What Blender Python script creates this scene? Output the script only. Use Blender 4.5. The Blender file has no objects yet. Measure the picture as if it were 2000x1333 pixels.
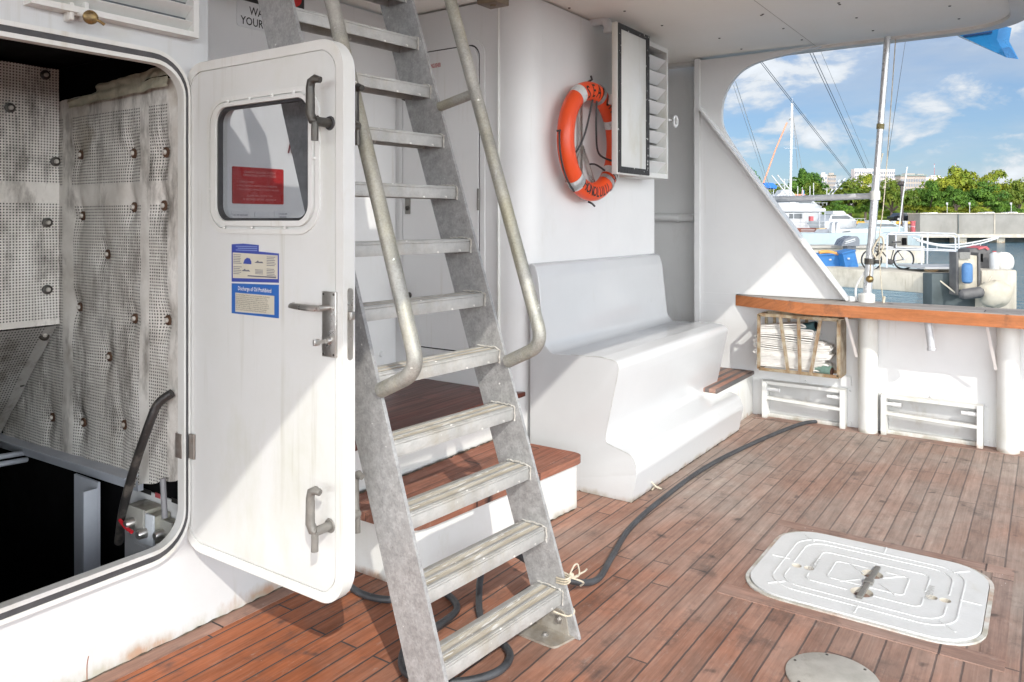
import bpy, bmesh, math, random
from mathutils import Vector, Matrix, Quaternion, noise as mnoise
from mathutils.geometry import tessellate_polygon
random.seed(7)
sc = bpy.context.scene
col = sc.collection
rad = math.radians
# ------------------------------------------------------------------ camera
H, F, CX, HY = 1.4, 1520.0, 1000.0, 430.0          # eye height over the deck, focal length and principal point in photo pixels
YAW = math.atan2(1050, 1520)
fx, fy = math.cos(YAW), math.sin(YAW)
rx, ry = math.sin(YAW), -math.cos(YAW)
cd = bpy.data.cameras.new('camera'); cam = bpy.data.objects.new('camera', cd); col.objects.link(cam)
cd.sensor_width = 36; cd.lens = 36 * F / 2000; cd.clip_start = .05; cd.clip_end = 4000
cd.shift_y = -(666.5 - HY) / 2000
cam.location = (0, 0, H)
cam.rotation_euler = Vector((fx, fy, 0)).to_track_quat('-Z', 'Y').to_euler()
sc.camera = cam
# ------------------------------------------------------------------ light
SUN_DIR = Vector((.83, 1.0, -1.0)).normalized()      # the way the light travels
SUN_EL = math.asin(-SUN_DIR.z); SUN_AZ = math.atan2(-SUN_DIR.x, -SUN_DIR.y)
ld = bpy.data.lights.new('sun', 'SUN'); ld.energy = 2.45; ld.angle = rad(.55); ld.color = (1, .95, .87)
sun = bpy.data.objects.new('sun', ld); col.objects.link(sun)
sun.rotation_euler = SUN_DIR.to_track_quat('-Z', 'Y').to_euler()
sc.view_settings.view_transform = 'Standard'; sc.view_settings.look = 'None'
sc.view_settings.gamma = 1; sc.view_settings.use_curve_mapping = False
sc.view_settings.exposure = .33
sc.cycles.max_bounces = 10; sc.cycles.diffuse_bounces = 6; sc.cycles.glossy_bounces = 4
sc.cycles.transmission_bounces = 6; sc.cycles.transparent_max_bounces = 12
sc.cycles.use_denoising = True

class NT:
    """small helper to write node trees"""
    def __init__(s, tree): s.t = tree; s.n = tree.nodes; s.l = tree.links
    def node(s, kind, **kw):
        nd = s.n.new(kind)
        for k, v in kw.items(): setattr(nd, k, v)
        return nd
    def put(s, sock, v):
        if isinstance(v, bpy.types.NodeSocket): s.l.new(v, sock)
        elif v is not None:
            if sock.type == 'RGBA' and len(v) == 3: v = (*v, 1)
            sock.default_value = v
    def m(s, op, a, b=None, c=None, clamp=False):
        nd = s.node('ShaderNodeMath', operation=op, use_clamp=clamp)
        for i, v in enumerate((a, b, c)): s.put(nd.inputs[i], v)
        return nd.outputs[0]
    def mix(s, f, a, b, mode='MIX'):
        nd = s.node('ShaderNodeMix', data_type='RGBA', blend_type=mode)
        nd.clamp_factor = True
        s.put(nd.inputs[0], f); s.put(nd.inputs[6], a); s.put(nd.inputs[7], b)
        return nd.outputs[2]
    def noise(s, vec, scale, detail=4, rough=.55, dist=0):
        nd = s.node('ShaderNodeTexNoise')
        if vec is not None: s.l.new(vec, nd.inputs['Vector'])
        nd.inputs['Scale'].default_value = scale; nd.inputs['Detail'].default_value = detail
        nd.inputs['Roughness'].default_value = rough; nd.inputs['Distortion'].default_value = dist
        return nd.outputs['Fac']
    def ramp(s, f, lo, hi, a=0.0, b=1.0):
        nd = s.node('ShaderNodeMapRange', clamp=True)
        s.put(nd.inputs[0], f)
        for i, v in enumerate((lo, hi, a, b)): s.put(nd.inputs[i + 1], v)
        return nd.outputs[0]
    def comb(s, x, y, z=0.0):
        nd = s.node('ShaderNodeCombineXYZ')
        for i, v in enumerate((x, y, z)): s.put(nd.inputs[i], v)
        return nd.outputs[0]
    def sep(s, v):
        nd = s.node('ShaderNodeSeparateXYZ'); s.l.new(v, nd.inputs[0]); return nd.outputs
    def white(s, v, dim='2D'):
        nd = s.node('ShaderNodeTexWhiteNoise', noise_dimensions=dim)
        if dim == '1D': s.put(nd.inputs['W'], v)
        else: s.l.new(v, nd.inputs['Vector'])
        return nd.outputs['Value']
    def scale(s, v, k):
        nd = s.node('ShaderNodeMapping'); s.l.new(v, nd.inputs[0]); nd.inputs['Scale'].default_value = k
        return nd.outputs[0]

# ------------------------------------------------------------------ sky
w = bpy.data.worlds.new('World'); sc.world = w; w.use_nodes = True
n = NT(w.node_tree); n.n.clear()
out = n.node('ShaderNodeOutputWorld'); bg = n.node('ShaderNodeBackground')
sky = n.node('ShaderNodeTexSky', sky_type='NISHITA')
sky.sun_disc = False; sky.sun_elevation = SUN_EL; sky.sun_rotation = SUN_AZ; sky.air_density = 1.0; sky.dust_density = .6; sky.ozone_density = 1.6
tc = n.node('ShaderNodeTexCoord').outputs['Generated']
sx, sy, sz = n.sep(tc)
den = n.m('ADD', n.m('MAXIMUM', sz, 0.0), .16)
pv = n.comb(n.m('DIVIDE', sx, den), n.m('DIVIDE', sy, den), n.m('MULTIPLY', sz, 3.0))
c1 = n.noise(pv, 1.15, 8, .56, .25)
c2 = n.noise(n.comb(n.m('MULTIPLY', sx, 9.0), n.m('MULTIPLY', sy, 9.0), n.m('MULTIPLY', sz, 20.0)), 1.0, 7, .58, .3)
veil = n.m('ADD', n.m('MULTIPLY', n.ramp(c1, .40, .74), .55), .10)
puff = n.m('MULTIPLY', n.ramp(c2, .47, .60), .92)
cl = n.m('MAXIMUM', veil, puff)
shade = n.ramp(c2, .47, .72, .78, 1.12)
cc = n.mix(1.0, (6.0, 6.3, 6.6), n.comb(shade, shade, shade), 'MULTIPLY')
lowhaze = n.ramp(sz, 0.0, .30, .34, 0.0)
base = n.mix(lowhaze, n.mix(1.0, sky.outputs[0], (.42, .62, .84), 'MULTIPLY'), (4.0, 4.75, 5.5))
skyc = n.mix(cl, base, cc)
# added fill: bright low band in the unseen sky behind, lifts shaded walls
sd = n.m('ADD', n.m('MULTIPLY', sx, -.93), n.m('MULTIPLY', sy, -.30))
low_fill = n.m('MULTIPLY', n.m('MULTIPLY', n.ramp(sd, -.10, .30), n.ramp(c1, .30, .60, .70, 1.0)), n.ramp(sz, .16, .42, 1.0, .05))
skyc = n.mix(low_fill, skyc, (54., 55.5, 56.5))
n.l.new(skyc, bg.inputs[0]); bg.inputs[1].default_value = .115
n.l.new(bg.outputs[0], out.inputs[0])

# ------------------------------------------------------------------ pixel rays
def ray(px, py):
    r = (px - CX) / F; u = (HY - py) / F
    return Vector((fx + rx * r, fy + ry * r, u))
def onX(px, py, X): d = ray(px, py); return Vector((0, 0, H)) + d * (X / d.x)
def onY(px, py, Y): d = ray(px, py); return Vector((0, 0, H)) + d * (Y / d.y)
def onZ(px, py, Z=0.): d = ray(px, py); return Vector((0, 0, H)) + d * ((Z - H) / d.z)
def at(px, py, D): return Vector((0, 0, H)) + ray(px, py) * D      # a point D metres ahead
RV, FV, UV = Vector((rx, ry, 0)), Vector((fx, fy, 0)), Vector((0, 0, 1))

# ------------------------------------------------------------------ materials
MATS = {}
def newmat(name):
    m = bpy.data.materials.new(name); m.use_nodes = True
    t = NT(m.node_tree); b = t.n['Principled BSDF']
    return m, t, b
def coords(t): return t.node('ShaderNodeTexCoord').outputs['Object']
def bump(t, b, h, strength, dist=.01):
    nd = t.node('ShaderNodeBump'); nd.inputs['Strength'].default_value = strength; nd.inputs['Distance'].default_value = dist
    t.l.new(h, nd.inputs['Height']); t.l.new(nd.outputs[0], b.inputs['Normal'])
def surf(name, c1, c2=None, *a, base=None, **k):
    return surf_(name, c1, c2, *a, base=base, **k)
def surf_(name, c1, c2=None, rough=.5, metal=0., scale=6., lo=.35, hi=.65, bmp=(30, .1), spots=None, spec=.5, stretch=None, rvar=.12, dirt=None, coat=0., base=None, cells=None, streak=None):
    """painted, metal, plastic or fabric surface: two tones in clouds, specks, dirt, bump"""
    m, t, b = newmat(name); c = coords(t)
    if stretch: c = t.scale(c, stretch)
    nz = t.noise(c, scale, 6, .6)
    colr = t.mix(t.ramp(nz, lo, hi), c1, c2 or tuple(x * .9 for x in c1))
    if dirt:      # colour, scale, lo, hi, amount
        dn = t.noise(t.scale(c, (1, 1, .45)), dirt[1], 8, .68)
        colr = t.mix(t.m('MULTIPLY', t.ramp(dn, dirt[2], dirt[3]), dirt[4]), colr, dirt[0])
    if cells:     # crystalline spangle: scale, amount
        vo = t.node('ShaderNodeTexVoronoi'); t.l.new(c, vo.inputs['Vector']); vo.inputs['Scale'].default_value = cells[0]
        vx = t.sep(vo.outputs['Color'])[0]
        colr = t.mix(1., colr, t.comb(*[t.ramp(vx, 0, 1, 1 - cells[1], 1 + cells[1])] * 3), 'MULTIPLY')
        scr = t.noise(t.scale(c, (70, 70, 5)), 1., 3, .5)
        colr = t.mix(t.m('MULTIPLY', t.ramp(scr, .68, .76), .5), colr, (.66, .66, .64))
    if streak:    # vertical runs and scuffs: colour, lo, hi, amount
        s1 = t.noise(t.scale(c, (28, 28, 1.3)), 1., 5, .6); s2 = t.noise(c, 2.2, 3, .5)
        colr = t.mix(t.m('MULTIPLY', t.m('MULTIPLY', t.ramp(s1, streak[1], streak[2]), t.ramp(s2, .45, .62)), streak[3]), colr, streak[0])
        s3 = t.noise(t.scale(c, (30, 30, 11)), 1., 6, .75)
        colr = t.mix(t.m('MULTIPLY', t.m('MULTIPLY', t.ramp(s3, .62, .70), t.ramp(s2, .40, .30)), streak[3] * .8), colr, (.42, .41, .38))
    if base:      # splashed grime along a foot line: colour, height, amount
        zz = t.m('SUBTRACT', t.sep(c)[2], base[3] if len(base) > 3 else 0.); gn = t.noise(t.scale(c, (9, 9, 4)), 1., 7, .65)
        gf = t.m('MULTIPLY', t.ramp(t.m('SUBTRACT', zz, t.m('MULTIPLY', t.m('SUBTRACT', gn, .42), base[1] * 2.6)), 0, base[1], 1., 0.), t.ramp(gn, .30, .6))
        colr = t.mix(t.m('MULTIPLY', gf, base[2]), colr, t.mix(t.ramp(t.noise(c, 7, 3), .5, .62), base[0], (.36, .16, .05)))
    if spots:     # colour, scale, threshold
        sn = t.noise(c, spots[1], 2, .5)
        colr = t.mix(t.ramp(sn, spots[2], spots[2] + .03), colr, spots[0])
    t.l.new(colr, b.inputs['Base Color'])
    t.l.new(t.ramp(nz, .2, .8, max(rough - rvar, .02), min(rough + rvar, 1)), b.inputs['Roughness'])
    b.inputs['Metallic'].default_value = metal; b.inputs['Specular IOR Level'].default_value = spec
    b.inputs['Coat Weight'].default_value = coat
    if bmp: bump(t, b, t.noise(c, bmp[0], 5, .6), bmp[1])
    MATS[name] = m
    return m
def teak(name, wid, red, grey, along='X', weather=0., seam=(.018, .018, .02), seamw=.045, length=1.5, dark=.55, spots=True, rough=.62, gx=None):
    m, t, b = newmat(name); c = coords(t); X, Y, Z = t.sep(c)
    if along == 'Y': X, Y = Y, X
    v = t.m('DIVIDE', Y, wid); pi_ = t.m('FLOOR', v); fv = t.m('FRACT', v)
    wob = t.m('MULTIPLY', t.m('SUBTRACT', t.noise(c, 14, 3), .5), .05)
    edge = t.m('ABSOLUTE', t.m('SUBTRACT', t.m('ADD', fv, wob), .5))
    sm = t.ramp(edge, .5 - seamw - .015, .5 - seamw + .012)
    r1 = t.white(pi_, '1D')
    u = t.m('ADD', t.m('DIVIDE', X, length), t.m('MULTIPLY', r1, 7.3)); bi = t.m('FLOOR', u); fu = t.m('FRACT', u)
    jt = t.m('LESS_THAN', fu, .007 / length)
    r2 = t.white(t.comb(pi_, bi))
    YZ = t.m('ADD', Y, Z)
    g = t.noise(t.comb(t.m('MULTIPLY', X, 2.2), t.m('MULTIPLY', YZ, 60.), t.m('MULTIPLY', r2, 37.)), 1., 8, .62, .6)
    g2 = t.noise(t.comb(t.m('MULTIPLY', X, 9.), t.m('MULTIPLY', YZ, 190.), t.m('MULTIPLY', r2, 11.)), 1., 4, .6)
    big = t.noise(c, 1.6, 5, .6, .4)
    wf = t.ramp(big, .30, .72)
    if gx: wf = t.m('ADD', t.m('MULTIPLY', wf, .55), t.ramp(t.m('SUBTRACT', X, t.m('MULTIPLY', Y, .5)), gx[0], gx[1], -.25, .55), clamp=True)
    wf = t.m('MULTIPLY', wf, weather)
    cr = t.mix(t.ramp(g, .28, .72), tuple(x * dark for x in red), red)
    cg = t.mix(t.ramp(g, .3, .7), tuple(x * .72 for x in grey), grey)
    colr = t.mix(wf, cr, cg)
    colr = t.mix(1., colr, t.comb(*[t.ramp(r2, 0, 1, .84, 1.12)] * 3), 'MULTIPLY')
    colr = t.mix(t.m('MULTIPLY', t.ramp(g2, .55, .8), .25), colr, tuple(min(1, x * 1.5) for x in grey))
    st = t.noise(c, 5.5, 6, .7)
    colr = t.mix(t.m('MULTIPLY', t.ramp(st, .54, .70), .60), colr, (.075, .06, .055))
    mot = t.noise(t.comb(t.m('MULTIPLY', X, 7.), t.m('MULTIPLY', YZ, 16.)), 1., 7, .7)
    colr = t.mix(1., colr, t.comb(*[t.ramp(mot, .25, .75, .74, 1.26)] * 3), 'MULTIPLY')
    if spots:
        nl = t.noise(c, 11, 2, .4); colr = t.mix(t.m('MULTIPLY', t.ramp(nl, .70, .76), .6), colr, (.05, .042, .04))
        sp = t.noise(c, 75, 1, .4)
        colr = t.mix(t.m('MULTIPLY', t.ramp(sp, .80, .83), .8), colr, (.7, .68, .64))
        sc2 = t.noise(t.comb(t.m('MULTIPLY', X, 9.), t.m('MULTIPLY', Y, 20.)), 1., 5, .7)
        colr = t.mix(t.m('MULTIPLY', t.ramp(sc2, .60, .76), .45), colr, (.52, .45, .40))
    smj = t.m('MAXIMUM', sm, jt)
    colr = t.mix(t.m('MULTIPLY', smj, t.ramp(wf, .15, .8, 1., .58)), colr, seam)
    t.l.new(colr, b.inputs['Base Color'])
    t.l.new(t.ramp(g, .2, .8, rough + .1, rough - .12), b.inputs['Roughness'])
    b.inputs['Specular IOR Level'].default_value = .35
    hgt = t.m('SUBTRACT', t.m('MULTIPLY', g, .25), smj)
    bump(t, b, hgt, .35, .004)
    MATS[name] = m
    return m

WHITE = surf('white_paint', (.72, .725, .72), (.69, .695, .695), .38, streak=((.50, .47, .38), .60, .74, .35), scale=2.5, bmp=(22, .05), spots=((.5, .5, .47), 210, .80), dirt=((.55, .53, .45), 3.2, .60, .80, .30))
WHITE_OLD = surf('weathered_white_paint', (.70, .705, .69), (.64, .645, .61), .45, base=((.30, .27, .19), .025, .7), streak=((.42, .36, .25), .58, .74, .5), scale=3, bmp=(35, .10), spots=((.28, .25, .2), 170, .79), dirt=((.50, .47, .36), 4., .54, .72, .5))
GELCOAT = surf('white_gelcoat', (.575, .585, .59), (.55, .56, .565), .18, streak=((.50, .48, .42), .62, .76, .35), base=((.34, .30, .22), .025, .7), scale=2, bmp=(40, .05), spots=((.5, .48, .44), 230, .81), dirt=((.45, .43, .37), 3.5, .62, .8, .25), spec=.5)
CEIL = surf('ceiling_cream', (.93, .915, .87), (.90, .88, .82), .5, scale=1.3, bmp=(60, .08), dirt=((.5, .42, .3), 1.1, .60, .85, .3))
GALV = surf('galvanised_steel', (.34, .34, .335), (.44, .44, .435), .52, .35, scale=34, lo=.38, hi=.62, bmp=(60, .22), cells=(150, .10), spots=((.78, .78, .75), 55, .74), dirt=((.24, .235, .22), 6, .52, .72, .4))
TREAD = surf('worn_tread_steel', (.40, .40, .385), (.52, .515, .49), .5, .25, scale=18, bmp=(70, .3), spots=((.80, .79, .74), 40, .68), dirt=((.34, .29, .20), 5, .50, .68, .55))
TREADTOP = surf('sandy_tread_top', (.46, .40, .30), (.66, .62, .53), .7, 0, scale=30, stretch=(.25, 1.6, 1), bmp=(90, .4), spots=((.84, .83, .78), 34, .64))
WELD = surf('painted_weld', (.60, .59, .56), (.42, .39, .34), .6, 0, scale=40, bmp=(80, .8))
RAILM = surf('weathered_rail_tube', (.27, .27, .245), (.40, .39, .355), .45, .35, scale=12, bmp=(50, .15), cells=(220, .10), spots=((.82, .81, .76), 38, .72), dirt=((.40, .36, .22), 4, .45, .65, .55))
DARKMET = surf('dark_bronze', (.055, .052, .047), (.10, .092, .08), .42, .5, scale=25, bmp=(60, .2), spots=((.55, .54, .5), 90, .78))
GREYMET = surf('grey_painted_metal', (.17, .165, .15), (.22, .21, .19), .45, .2, scale=25, bmp=(60, .2), spots=((.7, .69, .66), 90, .76))
STEEL = surf('stainless_steel', (.52, .51, .49), (.42, .40, .37), .32, .85, scale=20, bmp=(60, .1), dirt=((.30, .22, .12), 8, .6, .75, .5))
BRASS = surf('aged_brass', (.36, .25, .10), (.14, .10, .05), .38, .8, scale=40, bmp=(60, .2))
BRONZE = surf('stained_bronze_bar', (.30, .215, .12), (.44, .38, .28), .5, .35, scale=22, lo=.4, hi=.6, bmp=(60, .25), dirt=((.24, .11, .04), 14, .5, .65, .7))
RUBBER = surf('black_rubber', (.022, .022, .024), (.05, .05, .052), .5, 0, scale=12, bmp=(40, .2))
HOSEM = surf('dusty_black_hose', (.030, .031, .034), (.062, .066, .072), .48, 0, scale=9, bmp=(50, .2), spots=((.4, .4, .38), 60, .76))
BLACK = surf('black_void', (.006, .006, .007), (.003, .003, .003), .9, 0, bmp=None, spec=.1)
GREYPAINT = surf('grey_blue_paint', (.50, .53, .58), (.44, .47, .52), .5, scale=6, bmp=(40, .1))
ORANGE = surf('orange_life_ring_shell', (.80, .085, .018), (.74, .07, .014), .36, scale=5, bmp=(50, .06), spots=((.5, .1, .05), 80, .8))
SILVER = surf('reflective_silver_tape', (.56, .57, .57), (.66, .67, .67), .32, .1, scale=60, bmp=(200, .2))
INK = surf('black_ink', (.018, .017, .017), None, .5, bmp=None)
REDINK = surf('red_lettering', (.45, .06, .06), None, .5, bmp=None)
PALEINK = surf('pale_pink_lettering', (.62, .34, .32), None, .5, bmp=None)
REDSIGN = surf('red_sign_plate', (.46, .022, .02), (.34, .018, .016), .3, scale=6, bmp=(30, .03))
PLATE = surf('clear_white_plate', (.70, .71, .72), None, .4, bmp=None)
BLUESTK = surf('blue_sticker', (.03, .135, .44), (.025, .11, .38), .45, scale=9, bmp=None)
NAVY = surf('navy_sticker', (.04, .065, .32), (.06, .09, .36), .45, scale=9, bmp=None)
CREAM = surf('cream_print', (.60, .57, .47), (.54, .51, .42), .5, scale=9, bmp=None)
WHITEINK = surf('white_print', (.8, .8, .8), None, .5, bmp=None)
BLUEPLA = surf('blue_fibreglass', (.02, .20, .46), (.018, .17, .42), .3, scale=4, bmp=(30, .05))
BLUECRATE = surf('blue_crate_plastic', (.02, .13, .36), (.03, .17, .42), .5, scale=4, bmp=(30, .1))
CANVAS = surf('white_canvas_hose', (.76, .745, .71), (.66, .64, .60), .8, scale=24, bmp=(140, .3))
GREENMET = surf('green_painted_brass', (.14, .24, .20), (.22, .33, .28), .45, .3, scale=30, bmp=(60, .2))
TEALMET = surf('dark_teal_nozzle', (.025, .07, .08), (.05, .11, .12), .4, .2, scale=30, bmp=(60, .2))
ROPE = surf('pale_rope', (.66, .60, .48), (.50, .44, .33), .8, scale=60, bmp=(200, .6))
BROWNMET = surf('brown_bronze_post', (.11, .075, .045), (.16, .115, .075), .5, .3, scale=10, bmp=(40, .2), dirt=((.10, .05, .02), 9, .5, .7, .6))
CONC = surf('weathered_concrete', (.56, .52, .44), (.45, .41, .34), .85, base=((.10, .11, .06), .28, .9, -1.4), scale=1.2, bmp=(9, .3), streak=((.24, .20, .14), .52, .70, .7), dirt=((.22, .19, .14), 1.6, .52, .72, .6))
CONCD = surf('shade_dark_concrete', (.085, .105, .11), (.06, .075, .075), .7, scale=1.4, bmp=(9, .3), dirt=((.05, .055, .04), 1.6, .5, .7, .7))  # shaded side of the pier head put into a dark concrete colour
SEAWALL = surf('grey_sea_wall', (.27, .265, .245), (.22, .215, .20), .85, scale=.5, bmp=(3, .2), dirt=((.18, .17, .15), .35, .52, .7, .6))
ROCK = surf('quay_rubble', (.36, .31, .25), (.18, .15, .12), .9, scale=1.3, bmp=(4, .8))
GROUND = surf('quay_ground', (.20, .19, .17), (.14, .13, .12), .9, scale=.2, bmp=None)
HULL = surf('white_boat_paint', (.50, .51, .52), (.43, .44, .45), .35, scale=1.5, bmp=None, streak=((.28, .24, .18), .56, .70, .5))
HULLB = surf('pale_blue_boat_paint', (.42, .49, .51), (.37, .44, .46), .35, scale=1.5, bmp=None, streak=((.28, .26, .2), .56, .70, .5))
GLASSD = surf('dark_boat_glass', (.05, .06, .07), (.09, .10, .11), .15, scale=2, bmp=None)
BROWN = surf('red_brown_boat_paint', (.20, .07, .045), (.15, .05, .035), .5, scale=2, bmp=None)
TAN = surf('tan_box_paint', (.52, .40, .22), (.44, .32, .16), .6, scale=2, bmp=None)
ALU = surf('bright_aluminium', (.56, .57, .59), (.46, .47, .49), .35, .12, scale=8, bmp=(30, .05))
MASTW = surf('white_mast_paint', (.56, .56, .55), None, .4, bmp=None)
REDP = surf('faded_red_paint', (.48, .10, .11), (.42, .08, .09), .6, bmp=None)
ORANGEP = surf('faded_orange_paint', (.72, .30, .18), (.66, .26, .15), .6, bmp=None)
YELLOWP = surf('yellow_kerb_paint', (.66, .36, .05), (.6, .3, .04), .6, bmp=None)
CHAR = surf('charcoal_cowl', (.14, .155, .18), (.10, .11, .13), .28, scale=3, bmp=None)
BLUEFEN = surf('faded_blue_fender', (.06, .16, .34), (.09, .21, .40), .6, scale=5, bmp=(20, .2))
GREYFEN = surf('dark_grey_fender', (.085, .08, .08), (.13, .125, .12), .6, scale=5, bmp=(20, .2))
BUFF = surf('stained_buff_fender', (.54, .50, .42), (.42, .37, .28), .75, base=((.20, .17, .05), .34, .9, -1.4), scale=1.8, bmp=(10, .5), dirt=((.26, .21, .09), 1.5, .5, .68, .7))
TYRE = surf('bicycle_tyre', (.02, .02, .021), None, .7, bmp=None)
BIKE = surf('dark_bicycle_paint', (.035, .033, .034), (.06, .055, .055), .35, bmp=None)
BLDW = surf('white_tower_concrete', (.62, .56, .53), (.56, .50, .475), .8, scale=.05, bmp=None)
BLDT = surf('tan_tower_concrete', (.42, .36, .31), (.36, .31, .265), .8, scale=.05, bmp=None)
BLDG = surf('tower_window_glass', (.16, .18, .21), (.22, .24, .27), .4, scale=.2, bmp=None)
TILE = surf('greenish_roof', (.22, .27, .25), None, .7, bmp=None)
BARK = surf('tree_bark', (.17, .13, .10), (.10, .075, .06), .9, scale=3, bmp=(8, .5))
CARP = surf('black_car_paint', (.012, .014, .018), None, .2, bmp=None, coat=.5)
CARW = surf('white_car_paint', (.72, .72, .72), None, .25, bmp=None, coat=.5)
LAMPM = surf('bronze_lamp_metal', (.10, .08, .075), (.07, .055, .05), .5, .2, bmp=None)
REDCLOTH = surf('dark_red_cord', (.16, .02, .03), None, .8, bmp=None)
def leafmat(name, a, b_, c):
    m, t, b = newmat(name); co = coords(t)
    g = t.node('ShaderNodeNewGeometry')
    rnd = g.outputs['Random Per Island']
    colr = t.mix(rnd, a, b_)
    colr = t.mix(t.ramp(t.noise(co, .55, 3), .42, .64), colr, c)
    t.l.new(colr, b.inputs['Base Color']); b.inputs['Roughness'].default_value = .6
    b.inputs['Specular IOR Level'].default_value = .3
    tr = t.node('ShaderNodeBsdfTranslucent'); t.l.new(colr, tr.inputs[0])
    mx = t.node('ShaderNodeMixShader'); mx.inputs[0].default_value = .25
    o = t.n['Material Output']
    t.l.new(b.outputs[0], mx.inputs[1]); t.l.new(tr.outputs[0], mx.inputs[2]); t.l.new(mx.outputs[0], o.inputs[0])
    return m
LEAF_A = leafmat('dark_green_leaves', (.06, .115, .012), (.13, .20, .022), (.20, .24, .03))
LEAF_B = leafmat('yellow_green_leaves', (.24, .29, .025), (.40, .40, .04), (.15, .22, .025))
LEAF_C = leafmat('mid_green_leaves', (.09, .20, .025), (.17, .29, .035), (.055, .13, .02))

DECK = teak('deck_teak', .0745, (.40, .128, .052), (.39, .315, .268), 'X', 1., gx=(.5, 3.2), seam=(.055, .052, .052), seamw=.040)
DECKT = teak('margin_teak', .35, (.38, .20, .14), (.41, .315, .27), 'X', 1., seamw=.003, length=1.3)
DECKY = teak('transverse_teak', .30, (.38, .20, .14), (.41, .315, .27), 'Y', 1., seamw=.004, length=1.1)
STEPT = teak('step_teak', .092, (.35, .125, .072), (.33, .22, .17), 'X', .45, seamw=.012, spots=True)
LANDT = teak('landing_teak', .085, (.19, .045, .025), (.12, .06, .05), 'X', .6, seamw=.02, dark=.35, spots=False, rough=.4)
CAPT = teak('cap_rail_teak', .6, (.60, .215, .08), (.50, .22, .11), 'Y', .5, seamw=-.1, length=60, dark=.72, spots=False, rough=.38)
CAPTOP = teak('weathered_cap_rail_top', .11, (.40, .34, .29), (.44, .41, .38), 'Y', .7, seamw=.02, length=2.2, dark=.7, spots=True, rough=.6)

def make_water():
    m, t, b = newmat('harbour_water'); c = coords(t)
    nz = t.noise(t.scale(c, (1, 1, 1)), 1.1, 6, .62, .5); n2 = t.noise(c, .18, 4, .6)
    t.l.new(t.mix(t.ramp(n2, .35, .7), (.010, .085, .14), (.018, .12, .18)), b.inputs['Base Color'])
    b.inputs['Roughness'].default_value = .08; b.inputs['Specular IOR Level'].default_value = .5
    bump(t, b, nz, .9, .35)
    return m
WATER = make_water()
def make_glass():
    m, t, b = newmat('tinted_window_glass')
    o = t.n['Material Output']
    tr = t.node('ShaderNodeBsdfTransparent'); tr.inputs[0].default_value = (.84, .85, .87, 1)
    gl = t.node('ShaderNodeBsdfGlossy'); gl.inputs['Roughness'].default_value = .04
    mx = t.node('ShaderNodeMixShader'); mx.inputs[0].default_value = .07
    t.l.new(tr.outputs[0], mx.inputs[1]); t.l.new(gl.outputs[0], mx.inputs[2])
    t.l.new(mx.outputs[0], o.inputs[0])
    return m
GLASS = make_glass()
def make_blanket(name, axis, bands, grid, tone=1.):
    """perforated acoustic blanket: dots on a grid, plain tape where bands say so"""
    m, t, b = newmat(name); c = coords(t); X, Y, Z = t.sep(c)
    U = Y if axis == 'X' else X
    du = t.m('SUBTRACT', t.m('FRACT', t.m('DIVIDE', U, grid)), .5); dv = t.m('SUBTRACT', t.m('FRACT', t.m('DIVIDE', Z, grid)), .5)
    dist = t.m('SQRT', t.m('ADD', t.m('MULTIPLY', du, du), t.m('MULTIPLY', dv, dv)))
    dots = t.m('SUBTRACT', 1., t.ramp(dist, .20, .33))
    mask = 1.0
    for (ax, lo, hi) in bands:
        s = U if ax == 'u' else Z
        inside = t.m('MULTIPLY', t.m('GREATER_THAN', s, lo), t.m('LESS_THAN', s, hi))
        mask = t.m('MULTIPLY', mask, t.m('SUBTRACT', 1., inside))
    dots = t.m('MULTIPLY', dots, mask)
    nz = t.noise(c, 5, 7, .65); n2 = t.noise(t.scale(c, (1, 1, .35)), 9, 6, .7)
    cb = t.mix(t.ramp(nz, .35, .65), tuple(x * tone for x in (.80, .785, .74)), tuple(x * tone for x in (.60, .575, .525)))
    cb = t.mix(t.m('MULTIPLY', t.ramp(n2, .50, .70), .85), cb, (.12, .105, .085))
    cb = t.mix(t.m('MULTIPLY', t.ramp(t.noise(c, 3.1, 5, .6), .62, .74), .5), cb, (.26, .20, .11))
    cb = t.mix(t.m('MULTIPLY', dots, .92), cb, (.02, .02, .02))
    t.l.new(cb, b.inputs['Base Color']); b.inputs['Roughness'].default_value = .75; b.inputs['Specular IOR Level'].default_value = .25
    bump(t, b, t.m('SUBTRACT', t.noise(c, 26, 5, .6), dots), .35, .006)
    return m

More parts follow.
